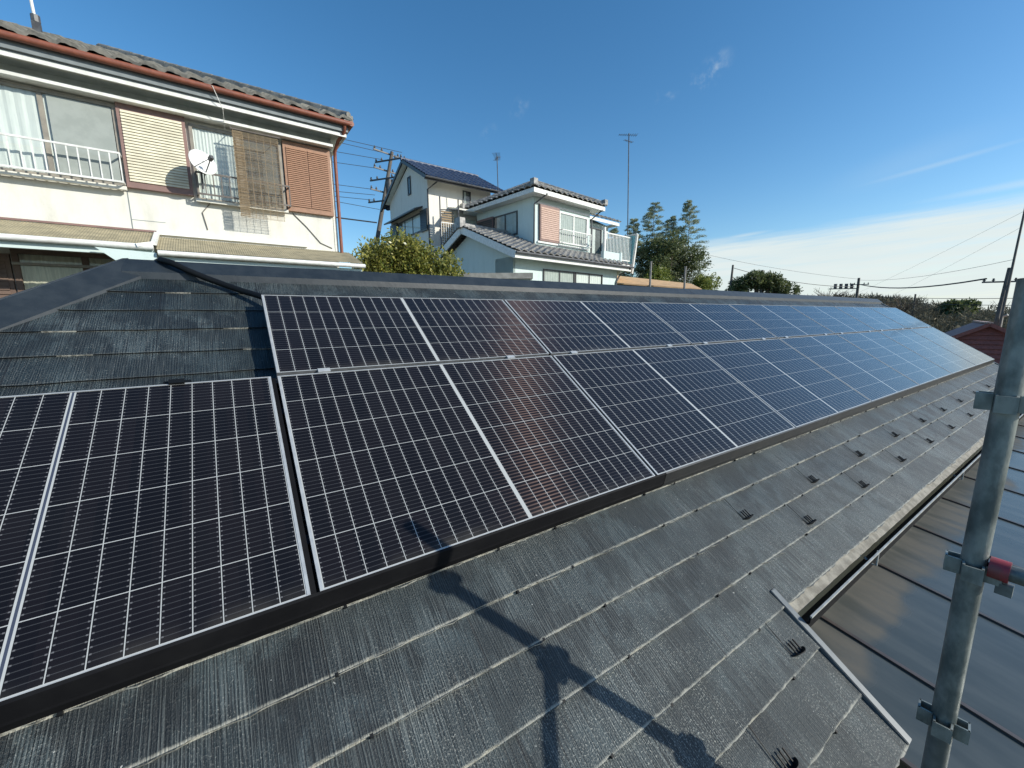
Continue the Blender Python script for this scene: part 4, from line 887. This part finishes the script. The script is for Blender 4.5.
# ground floor and its low front roof
H3.box('lower_wall', 'wallH3', (-2.45, 5.3, -1.2, 0, -.6, 2.40))
m = MB(); m.prism([(-2.45, -1.2, -.6), (-2.45, 4.6, -.6), (-2.45, 4.6, 2.5), (-2.45, 2.0, 3.72), (-2.45, -1.2, 2.4)], (.12, 0, 0)); m.box(-2.33, 0, 4.4, 4.6, -.6, 2.5); H3.add(m, 'gable_wall', 'wallH3')
s1 = math.atan2(1.55, 3.85); c, s_ = math.cos(s1), math.sin(s1)
H3.tiles('low_roof', 'tileG', (-2.9, -1.85, 2.52), (1, 0, 0), (0, c, s_), 2.9, 3.85/c, pw=.40, res=6, amp=.075, step=.06, pl=.32)
H3.tiles('low_roof', 'tileG', (0.0, -1.85, 2.52), (1, 0, 0), (0, c, s_), 5.75, 1.83/c, pw=.40, res=6, amp=.075, step=.06, pl=.32)
H3.tiles('low_roof', 'tileG', (0, 5.2, 2.6), (-1, 0, 0), (0, -math.cos(.43), math.sin(.43)), 2.9, 3.2/math.cos(.43), pw=.40, res=6, amp=.075, step=.06, pl=.32)
H3.ridge('low_ridge', 'tileG', (-2.92, 2.0, 4.07), (0, 2.0, 4.07), r=.13)
m = MB(); m.box(-3.05, -2.75, 1.8, 2.2, 4.0, 4.45); H3.add(m, 'ridge_end_tile', 'tileG')
m = MB(); m.beam((-2.86, -1.80, 2.38), (-2.86, 2.0, 3.92), .06, .30); m.beam((-2.86, 5.15, 2.45), (-2.86, 2.0, 3.92), .06, .30); m.box(-2.88, 5.7, -1.80, -1.76, 2.26, 2.46); H3.add(m, 'low_fascia', 'white')
m = MB(); m.poly([(-2.83, -1.76, 2.30), (5.7, -1.76, 2.30), (5.7, -1.2, 2.38), (-2.83, -1.2, 2.38)]); H3.add(m, 'low_soffit', 'white')
m = MB(); m.tube([(5.6, -1.85, 2.40), (5.4, -1.3, 2.1), (5.15, -1.26, 1.7), (5.15, -1.26, -.4)], .045, 8); m.tube([(-2.9, -1.90, 2.47), (5.8, -1.90, 2.47)], .05, 8); H3.add(m, 'low_gutter', 'insul')
H3.window(-.62, 1.62, 1.28, 2.02, y=-1.2, fr='framed', panes=2, cov=(0, .98), cur='shoji', fwd=.06); H3.window(1.66, 3.9, 1.28, 2.02, y=-1.2, fr='framed', panes=2, cov=(0, .98), cur='curtain', fwd=.06)

# aerials on house 3
def aerial(name, base, h, label, tilt=(0, 0), r=.02, boom=1.0, ba=0.3):
    e = empty(name, base, 0, label, 'aerial'); tx, ty = tilt
    m = MB(); m.tube([(0, 0, 0), (tx, ty, h)], r, 8); m.build('mast', 'insul', e)
    for k, (zz, an, n, bl) in enumerate(((h*.985, ba, 9, boom), (h*.93, ba+.5, 6, boom*.6))):
        m = MB(); d = Vector((math.cos(an), math.sin(an), .0)); t = Vector((-d.y, d.x, 0)); c0 = Vector((tx*zz/h, ty*zz/h, zz))
        m.tube([c0-d*bl*.45, c0+d*bl*.55], r*.5, 6)
        for i in range(n):
            q = c0+d*bl*(-.42+.95*i/(n-1)); l = .42*bl*(1-.05*i); m.tube([q-t*l/2-Vector((0, 0, .0)), q+t*l/2], r*.3, 5)
        m.build('antenna', 'insul', e)
    return e
aerial('television_aerial', (20.55, 14.9, 4.3), 6.3, 'tall thin television aerial mast beside the mint house balcony', (-.12, .1), r=.03, boom=1.1, ba=2.6)
aerial('television_aerial', (12.0, 16.3, 6.2), 1.9, 'short television aerial above the tiled roof of the mint house', (-.05, 0), r=.022, boom=1.0, ba=.9)

# ---------------------------------------------------------------- block wall, shed roof, posts
bw = empty('block_wall', (7.6, 10.4, -.8), 0, 'pale concrete block wall with thick cap in front of the mint house gable', 'wall')
d = Vector((9.05-6.1, 9.45-11.3, 0)); q = Vector((6.1-7.6, 11.3-10.4, 0)); ang = math.atan2(d.y, d.x)
m = MB(); m.beam(q+Vector((0, 0, 1.0)), q+d+Vector((0, 0, 1.0)), .3, 2.05); m.build('blocks', 'wallH3', bw)
m = MB(); m.beam(q+Vector((0, 0, 2.12)), q+d*1.02+Vector((0, 0, 2.12)), .62, .20); m.build('cap', 'conc', bw)
sh = empty('shed', (20.5, 12.6, -1.2), 0, 'low shed with sloping tan tin roof between the mint house and bamboo', 'shed')
def shp(x, y, z): return (x-20.5, y-12.6, z+1.2)
m = MB(); m.hexa([shp(17.2, 13.3, 1.65), shp(21.6, 10.4, 1.25), shp(23.6, 12.4, 1.75), shp(19.0, 15.4, 2.35)], [shp(17.2, 13.3, 1.72), shp(21.6, 10.4, 1.32), shp(23.6, 12.4, 1.82), shp(19.0, 15.4, 2.42)]); m.build('roof', 'osb', sh)
m = MB(); m.hexa([shp(17.5, 13.4, -1.6), shp(21.5, 10.8, -1.6), shp(23.3, 12.5, -1.6), shp(19.1, 15.1, -1.6)], [shp(17.5, 13.4, 1.66), shp(21.5, 10.8, 1.27), shp(23.3, 12.5, 1.72), shp(19.1, 15.1, 2.30)]); m.build('wall', 'dark', sh)
cl_ = ['dull red', 'pale grey', 'green']
for i, (x, y, z, s_, mm, lab) in enumerate(((17.0, 12.6, 1.0, .55, 'tarp', 'crumpled green tarp heap in front of the tan shed'), (18.3, 11.9, 1.0, .30, 'tileR', 'small dull red bundle beside the green tarp heap'), (18.9, 11.4, 1.0, .28, 'white', 'small white bundle near the left bare post'))):
    e = MB(); rr = random.Random(i); n1_, n2_ = 7, 12; rows = []
    for a in range(n1_+1):
        th = math.pi*a/n1_; rows.append([e.vert((s_*math.sin(th)*math.cos(2*math.pi*b/n2_)*rr.uniform(.75, 1.2), s_*math.sin(th)*math.sin(2*math.pi*b/n2_)*rr.uniform(.75, 1.2), s_*.75*math.cos(th)*rr.uniform(.85, 1.1))) for b in range(n2_)])
    for a in range(n1_):
        for b in range(n2_): e.face((rows[a][b], rows[a+1][b], rows[a+1][(b+1) % n2_], rows[a][(b+1) % n2_]))
    o = e.build('tarp_bundle', mm); o.location = (x, y, z-.1); tag(o, lab, 'bundle')
    # stack each bundle on a small rack so that it rests on something
    pass
rk = empty('storage_rack', (18.0, 12.0, -1.4), 0, 'low timber rack carrying bundles in front of the tan shed', 'rack')
m = MB(); m.beam((-1.6, 1.0, 2.05), (1.6, -1.0, 2.05), .8, .08); m.build('top', 'bark', rk)
for x, y in ((-1.3, .8), (1.3, -.8), (0, 0)):
    m = MB(); m.box(x-.06, x+.06, y-.06, y+.06, -.4, 2.0); m.build('leg', 'bark', rk)
for (x, y, z, lab) in ((18.79, 11.71, 2.75, 'thin pale post standing left, before the bamboo'), (20.31, 10.64, 2.47, 'thin pale post standing right, before the bamboo')):
    m = MB(); m.tube([(0, 0, -4), (0, 0, -.05)], .055, 10); m.tube([(0, 0, -.05), (0, 0, 0)], .065, 10); o = m.build('post', 'pole'); o.location = (x, y, z); tag(o, lab, 'post')

# ---------------------------------------------------------------- red hut at the right
rh = Frame('red_house', (36.8, 1.5), 12, -6.4, 'red-brown boarded gable house with sunlit pinkish roof slope beyond the roof end', 'house')
zt, sl_, hw = -.72, .58, 4.2
m = MB(); m.prism([(.03, -hw, -6.6), (.03, hw, -6.6), (.03, hw, zt-hw*sl_-.1), (.03, 0, zt-.12), (.03, -hw, zt-hw*sl_-.1)], (7.5, 0, 0)); rh.add(m, 'wall', 'tileR')
m = MB()
for i in range(20):
    z0 = zt-.15-(i+1)*.27; z1 = z0+.25; w0 = min(hw, (zt-.12-z0)/sl_); w1 = max(.02, min(hw, (zt-.12-z1)/sl_))
    m.hexa([(-.09, -w0, z0), (.03, -w0, z0), (.03, w0, z0), (-.09, w0, z0)], [(.0, -w1, z1), (.03, -w1, z1), (.03, w1, z1), (.0, w1, z1)])
rh.add(m, 'gable_boards', 'tileR')
for sgn, mm in ((1, 'tileR'), (-1, 'pink')):  # slope toward the sun is pinker, sunlight put into its colour
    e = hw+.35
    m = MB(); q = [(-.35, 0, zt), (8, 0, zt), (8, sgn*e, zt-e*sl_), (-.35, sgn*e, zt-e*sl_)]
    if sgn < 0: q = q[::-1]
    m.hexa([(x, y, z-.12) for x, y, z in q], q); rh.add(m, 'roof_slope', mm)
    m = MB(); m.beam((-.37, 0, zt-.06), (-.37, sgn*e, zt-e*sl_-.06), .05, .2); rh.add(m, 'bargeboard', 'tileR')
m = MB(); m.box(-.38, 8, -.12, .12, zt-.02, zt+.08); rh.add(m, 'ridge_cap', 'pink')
m = MB(); m.tube([(1.2, -.55, zt-.35), (1.2, -.55, zt+.35), (1.05, -.75, zt+.5)], .07, 8); rh.add(m, 'vent_pipe', 'conc')

# ---------------------------------------------------------------- poles and wires
def utility_pole(base, top, r, label, arms=(), mats='pole', trafo=None, ins=True):
    base, top = Vector(base), Vector(top); e = empty('utility_pole', base, 0, label, 'utility pole', 'utility poles'); d = top-base; L = d.length
    m = MB(); m.tube([Vector((0, 0, -1.5)), d], r, 12, r1=r*.65); m.build('pole', mats, e, True, auto=50)
    for (f, ang, ln) in arms:
        c0 = d*f; a = Vector((math.cos(ang), math.sin(ang), 0)); o = Vector((-a.y, a.x, 0))*r*1.1
        m = MB(); m.beam(c0-a*ln/2+o, c0+a*ln/2+o, .07, .09); ar = m.build('cross_arm', 'insul', e)
        if ins:
            for k in (-.46, -.25, .25, .46):
                m = MB(); q = c0+a*ln*k+o; m.tube([q+Vector((0, 0, .03)), q+Vector((0, 0, .22))], .045, 8); m.tube([q+Vector((0, 0, .09)), q+Vector((0, 0, .13))], .075, 8); m.build('insulator', 'insul', ar)
    if trafo:
        f, off, sz, n = trafo
        for k in range(n):
            m = MB(); c0 = d*f+Vector(off)*(1+k*1.0); m.tube([c0-Vector((0, 0, sz)), c0+Vector((0, 0, sz))], sz*.5, 12); m.build('transformer', 'insul', e)
    return e
def ray_pt(x, y, dep): return CAM+(fw+r2*((x-512)/FPX)-u2*((y-384)/FPX))*dep
pa = Vector((9.93, 26.62, 11.08)); pb = Vector((7.50, 26.5, 2.2))
utility_pole(pb, pa, .17, 'tall leaning utility pole with stacked cross arms between the two left houses',
             arms=((.985, .3, 2.6), (.93, 2.2, 2.2), (.86, .3, 2.0), (.79, 2.2, 2.4), (.70, .3, 1.8), (.62, 2.2, 1.9)), mats='dpole', trafo=(.74, (.28, -.1, 0), .42, 2))
pc0, pc1 = Vector((63.3, 15.8, -1.5)), Vector((63.86, 15.99, 4.26))
utility_pole(pc0, pc1, .20, 'distant utility pole with a row of transformers on its left', arms=((.86, 2.3, 2.0),), mats='dpole')
m = MB()
for k in range(4): m.tube([(63.35-k*.42, 16.45+k*.42, 3.0), (63.35-k*.42, 16.45+k*.42, 3.6)], .17, 10)
m.beam((63.9, 15.9, 3.0), (61.6, 18.2, 3.0), .1, .1)
tr = m.build('transformer', 'insul'); tr.parent = [o for o in col.objects if o.name.startswith('utility_pole') and 'transformers' in o['label']][0]; tr.matrix_parent_inverse = Matrix.Translation(-pc0)
pd0, pd1 = Vector((45.3, 21.9, -.5)), Vector((46.06, 22.02, 5.33))
utility_pole(pd0, pd1, .16, 'short dark leaning pole left of the round evergreen tree', mats='dpole', ins=False)
pe1 = ray_pt(1027, 200, 24); pe0 = pe1.lerp(ray_pt(999.5, 324, 24), 1.6)
utility_pole(pe0, pe1, .075, 'tall thin leaning pole with steps at the right edge', mats='dpole', ins=False)
pf1 = ray_pt(1009.5, 268, 24.6); pf0 = pf1.lerp(ray_pt(995.5, 323, 24.6), 2.6)
utility_pole(pf0, pf1, .13, 'thick short pole with cross arm behind the red roof', arms=((.905, -.95, 2.0),), mats='dpole')
m = MB(); m.tube([(0, 0, -2), (0, 0, 4.7)], .13, 10); o = m.build('utility_pole', 'dpole'); o.location = (48.2, 19.9, 0); tag(o, 'thin bare pole standing in front of the round evergreen tree', 'utility pole', 'utility poles')
m = MB(); m.tube([(0, 0, -4), (.1, 0, 3.6)], .15, 10, r1=.1); o = m.build('utility_pole', 'dpole'); o.location = (76, 13.3, -1.1); tag(o, 'small distant pole in the brown winter wood', 'utility pole', 'utility poles')
def wire(pts, label, r=.02, sag=.4):
    m = MB()
    full = []
    for a, b in zip(pts[:-1], pts[1:]):
        a, b = Vector(a), Vector(b)
        for i in range(10):
            t = i/10; p = a.lerp(b, t); p.z -= sag*4*t*(1-t); full.append(p)
    full.append(Vector(pts[-1])); m.tube(full, r, 5, cap=False); o = m.build('overhead_wire', 'wire'); tag(o, label, 'overhead wire', 'overhead wires'); return o
dpl = pa-pb
LAB = 'overhead wire behind the cream house'
tops = [(.985, 1.2, (-30, 24, 12.6)), (.985, -1.2, (-30, 23, 12.4)), (.93, -1, (-30, 26, 11.2)), (.86, -1.0, (-30, 27, 10.3)), (.70, -.9, (-30, 26, 9.2)), (.66, -.9, (-30, 25, 7.5)), (.62, -.8, (-30, 27, 8.2)), (.55, 0, (-30, 20, 9.4)), (.45, 0, (-14, 26, 8.5))]
nm = ['highest', 'second highest', 'third', 'fourth', 'middle', 'sixth', 'seventh', 'eighth', 'lowest thick']
for (f, o_, q), n_ in zip(tops, nm):
    wire([pb+dpl*f+Vector((o_*.5, -o_*.3, .1)), q], f'{n_} black wire running left from the tall leaning pole', r=.045 if 'thick' in n_ else .017, sag=.6)
wire([pd1-Vector((0, 0, .3)), (63.4, 16.2, 3.2)], 'slack wire from the dark leaning pole to the transformer pole', r=.03, sag=.5)
ac = pf0.lerp(pf1, .905); av = Vector((math.cos(-.95), math.sin(-.95), 0))
wire([(63.8, 15.9, 3.5), ac-av*.92+Vector((0, 0, .2))], 'thick black cable from the transformer pole to the pole behind the red roof', r=.05, sag=.5)
wire([(63.8, 15.9, 4.0), pe0.lerp(pe1, .70)], 'upper thin wire between transformer pole and right pole', r=.012, sag=.4)
wire([ac+av*.92+Vector((0, 0, .2)), (42, -9, 1.6)], 'thick black cable leaving the frame at the right', r=.05, sag=.2)
wire([(44, 30, 8.6), (63.8, 15.9, 4.1)], 'thin wire crossing the cloud above the round evergreen', r=.014, sag=.5)
wire([(80, 20, 2.6), (60, -3, 1.2)], 'low thin wire above the brown winter wood', r=.03, sag=.3)
wire([(80, 20, 1.9), (60, -3, .5)], 'lowest thin wire along the top of the winter wood', r=.03, sag=.3)
wire([pe1-Vector((0, 0, .6)), (80, 26, .5)], 'left guy wire slanting down from the tall thin pole', r=.006, sag=.3)
wire([pe1-Vector((0, 0, 1.5)), (80, 22, -.5)], 'right guy wire slanting down from the tall thin pole', r=.006, sag=.3)

# ---------------------------------------------------------------- trees
def leaf(m, p, d, n, ln, wd):
    d = d.normalized(); t = d.cross(n)
    if t.length < 1e-4: t = d.orthogonal()
    t = t.normalized()*wd/2
    m.poly([p, p+d*ln*.5+t, p+d*ln, p+d*ln*.5-t])
def rvec(r): 
    while True:
        v = Vector((r.uniform(-1, 1), r.uniform(-1, 1), r.uniform(-1, 1)))
        if .05 < v.length < 1: return v.normalized()
def clumps(m, r, blobs, count, ln, wd, up=.15, shell=.55, clump=9, spread=.16):
    tot = sum(b[3]*b[4]*b[5] for b in blobs)
    for (x, y, z, a, b, c) in blobs:
        k = int(count*a*b*c/tot/clump)+1
        for _ in range(k):
            d = rvec(r); q = shell+(1.05-shell)*r.random()**.7; cen = Vector((x+d.x*a*q, y+d.y*b*q, z+d.z*c*q)); out = d
            for _ in range(clump):
                p = cen+rvec(r)*spread*r.random(); dd = (out*.7+rvec(r)+Vector((0, 0, up))); leaf(m, p, dd, rvec(r), ln*r.uniform(.7, 1.3), wd*r.uniform(.7, 1.3))
def trunk(m, r, base, tips, r0):
    base = Vector(base)
    for t in tips:
        t = Vector(t); mid = base.lerp(t, .5)+Vector((r.uniform(-.15, .15), r.uniform(-.15, .15), .1)); m.tube([base, base.lerp(mid, .5), mid, mid.lerp(t, .55), t], r0, 6, r1=r0*.2)
def tree(name, label, cat, base, blobs, count, ln, wd, lm, seed, r0=.12, up=.15, tips=None, shell=.55, clump=9, spread=.16, group=None):
    r = random.Random(seed); e = empty(name, base, 0, label, cat, group); b = Vector(base)
    m = MB(); clumps(m, r, [(x-b.x, y-b.y, z-b.z, a, bb, c) for x, y, z, a, bb, c in blobs], count, ln, wd, up, shell, clump, spread); m.build('crown', lm, e)
    m = MB(); tp = tips or [(x, y, z+c*.4) for x, y, z, a, bb, c in blobs]
    trunk(m, r, (0, 0, -.4), [Vector(t)-b for t in tp], r0); m.build('trunk', 'bark', e, True, auto=60)
    return e
rb = random.Random(21)
# citrus behind the ridge: row of lobes between the cream house and the mint house
cb = []
for i in range(16):
    t = i/15; x = 3.2+(5.75-3.2)*t; y = 10.4+(8.75-10.4)*t
    h = 1.38+.86*math.sin(math.pi*min(1, t*1.05+.05))**.8+rb.uniform(-.16, .16); cb.append((x+rb.uniform(-.15, .15), y+rb.uniform(-.4, .4), h-.35, .45, .5, .48))
    cb.append((x, y+rb.uniform(-.3, .3), h-.85, .5, .6, .65))
tree('citrus_tree', 'glossy yellow-green citrus bush rising behind the ridge', 'tree', (4.5, 9.6, -1.2), cb, 26000, .10, .056, 'citrus', 4, r0=.07, shell=.25, clump=7, spread=.15, up=.25)
# bamboo plumes
def bamboo(base, top, label, seed, wid, n=11000, lm='bamboo', low=.12, ln=.26, wd=.05):
    r = random.Random(seed); e = empty('bamboo', base, 0, label, 'bamboo', 'bamboo behind the mint house'); b = Vector(base); tp = Vector(top)-b; H = tp.length
    m = MB(); ms = MB()
    bend = Vector((r.uniform(-.4, .4), r.uniform(-.4, .4), 0))
    def st(f): return tp*f+bend*(f*f-f)
    ms.tube([st(k/8) for k in range(9)], .05, 7, r1=.012)
    nb = 100
    for i in range(nb):
        f = low+(1-low)*((i+r.random())/nb)**.85; a = r.uniform(0, 2*math.pi); k = (f-low)/(1-low)
        rad = wid*1.2*(1.02-k)**.68*(1 if k > .25 else .6+1.6*k)*r.uniform(.55, 1.15)+.05
        d = Vector((math.cos(a), math.sin(a), r.uniform(.3, .7))); p0 = st(f); p1 = p0+d*rad*.6; p2 = p1+Vector((d.x*rad*.45, d.y*rad*.45, -.06*rad)); ms.tube([p0, p1, p2], .010, 4, r1=.004)
        nt_ = 3+int(rad*3)
        for q in range(nt_):
            t = .25+.75*(q+.5*r.random())/nt_; c0 = p0.lerp(p1, t*2) if t < .5 else p1.lerp(p2, t*2-1)
            for _ in range(int(n/nb/nt_)):
                sp = .13+.16*(1-k); p = c0+Vector((r.uniform(-1, 1)*sp, r.uniform(-1, 1)*sp, r.uniform(-.5, .5)*sp*.8)); leaf(m, p, Vector((d.x*.9, d.y*.9, .15))+rvec(r)*.6, rvec(r)+Vector((0, 0, .8)), ln*r.uniform(.6, 1.2)*(.55+.45*(1-k)), wd*(.7+.3*(1-k)))
    m.build('foliage', lm, e); ms.build('stem', 'bark', e, True, auto=60)
bz = 0.3
for i, (bx, by, tx, ty, tz, wd_, lab) in enumerate((
    (27.7, 18.8, 28.1, 18.8, 8.5, 1.75, 'broad grey-green bamboo plume, tallest of those beside the balcony'),
    (26.4, 19.3, 26.6, 19.6, 7.3, 1.3, 'lower greyish bamboo plume right behind the balcony railing'),
    (28.7, 18.0, 29.1, 18.0, 7.5, 1.25, 'bamboo plume just left of the notch of sky'),
    (30.2, 17.1, 30.4, 17.3, 8.7, 1.65, 'feathery bamboo plume standing highest at the right of the clump'),
    (25.2, 19.6, 25.0, 20.2, 6.5, .9, 'thin pale bamboo plume between the aerial mast and the wing roof'))):
    bamboo((bx, by, bz), (tx, ty, tz), lab, 30+i, wd_)
blobs = [(26.5+rb.random()*4.1, 19.0-i*.09+rb.uniform(-.6, .6), 1.4+rb.random()**.8*(3.9 if i % 3 else 2.5), .85, .85, .8) for i in range(26)]
tree('evergreen_bush', 'dark dense evergreen bush under the bamboo', 'bush', (28.8, 17.6, 0), blobs, 20000, .19, .085, 'cedar', 8, r0=.1, clump=10, spread=.3)
blobs = [(29.5+rb.random()*1.5, 15.9-rb.random()*.8, 1.4+rb.random()*1.2, .55, .55, .6) for i in range(8)]
tree('evergreen_bush', 'bright yellow-green bush at the right foot of the bamboo', 'bush', (30.3, 15.4, 0), blobs, 5000, .15, .08, 'bush', 9, r0=.08, clump=10, spread=.25)
blobs = [(24.9+rb.random()*1.5, 17.0-rb.random()*1.2, 1.3+rb.random()*1.9, .65, .65, .7) for i in range(8)]
tree('evergreen_bush', 'olive bush below the bamboo, just right of the shed', 'bush', (25.6, 16.4, 0), blobs, 5000, .15, .08, 'bush', 19, r0=.08, clump=10, spread=.25)
blobs = [(46.4+4.2*t+rb.uniform(-.2, .2), 21.4-2.8*t+rb.uniform(-.5, .5), 2.1+1.5*math.sin(math.pi*(.15+.8*t))+rb.uniform(-.2, .2), 1.0, 1.0, .85) for t in [i/11 for i in range(12)]]
tree('evergreen_tree', 'round dark evergreen tree standing beyond the ridge right of the leaning pole', 'tree', (48.4, 20.1, -1), blobs, 9000, .26, .13, 'cedar', 12, r0=.25, clump=9, spread=.3)
blobs = [(88.3+rb.uniform(-2.6, 2.6), 11+rb.uniform(-1.6, 1.6), -.9+rb.random()*2.0, .95, .95, .8) for i in range(8)]
tree('evergreen_tree', 'dark green evergreen rising from the brown winter wood at right', 'tree', (88.5, 11, -4), blobs, 6000, .42, .22, 'cedar', 13, r0=.3, clump=9, spread=.4)
# bare tree by the transformer pole
def bare_tree(base, H, spread, label, seed, n=60):
    r = random.Random(seed); e = empty('bare_tree', base, 0, label, 'tree', 'bare winter trees'); m = MB(); mt_ = MB()
    mt_.tube([(0, 0, -1), (0, 0, H*.35), (.1, 0, H*.6)], .2, 7, r1=.1)
    for i in range(n):
        a = r.uniform(0, 2*math.pi); f = r.uniform(.3, .62); p = Vector((0, 0, H*f)); L = H*r.uniform(.3, .5); d = Vector((math.cos(a)*spread, math.sin(a)*spread, r.uniform(.5, 1.3))).normalized()
        q = p+d*L*.55+rvec(r)*.2; s2 = q+(d+rvec(r)*.3).normalized()*L*.5; m.tube([p, q, s2], .045, 4, r1=.015)
        for _ in range(7):
            t = r.random(); b0 = p.lerp(q, t) if r.random() < .4 else q.lerp(s2, t); m.tube([b0, b0+(d+rvec(r)*.9).normalized()*L*.3*r.uniform(.5, 1)], .018, 3, r1=.008)
    m.build('branches', 'twig', e); mt_.build('trunk', 'bark', e, True)
bare_tree((73, 22.0, -1.8), 6.2, 1.15, 'pale bare tree left of the transformer pole', 3)
bare_tree((66, 12.0, -3.2), 5.6, 1.1, 'pale bare tree above the far end of the ridge', 4)
# winter wood at the right: one far mass
def winter_wood():
    r = random.Random(77); m = MB()
    for i in range(2600):
        a = R(r.uniform(62, 97)); d = r.uniform(44, 120)
        if r.random() < .15: d = r.uniform(40, 60)
        x, y = CAM.x+d*math.sin(a), CAM.y+d*math.cos(a); z0 = gz(x, y); H = r.uniform(2.0, 4.6)*(.75 if d < 60 else 1)
        top = min(z0+H, -.145+d*.012+r.uniform(-1.6, .45))
        if top-z0 < 1.0: top = z0+1.0
        p = Vector((x, y, z0-.3)); q = Vector((x+r.uniform(-.3, .3), y+r.uniform(-.3, .3), top))
        t = Vector((r.uniform(-1, 1), r.uniform(-1, 1), 0)).normalized()*.05
        m.poly([p-t, p+t, q+t*.3, q-t*.3])
        for _ in range(26):
            f = r.uniform(.25, 1); c0 = p.lerp(q, f); leaf(m, c0+rvec(r)*.3, rvec(r)+Vector((0, 0, .6)), rvec(r), r.uniform(.4, 1.1), r.uniform(.05, .16))
    return m.build('winter_wood', 'wood')
tag(winter_wood(), 'brown leafless winter wood filling the slope at the far right', 'wood', kind='stuff')
def scrub():
    r = random.Random(5); m = MB()
    for i in range(5200):
        a = R(r.uniform(58, 97)); d = 22+78*r.random()**.8; x, y = CAM.x+d*math.sin(a), CAM.y+d*math.cos(a)
        if abs(x-36) < 6 and abs(y+1) < 6: continue
        z = gz(x, y)
        for _ in range(6): leaf(m, Vector((x, y, z))+rvec(r)*.5, rvec(r)*.7+Vector((0, 0, .8)), rvec(r), r.uniform(.3, .9), r.uniform(.06, .2))
    return m.build('undergrowth', 'wood')
tag(scrub(), 'dry brown undergrowth below the winter wood', 'undergrowth', kind='stuff')
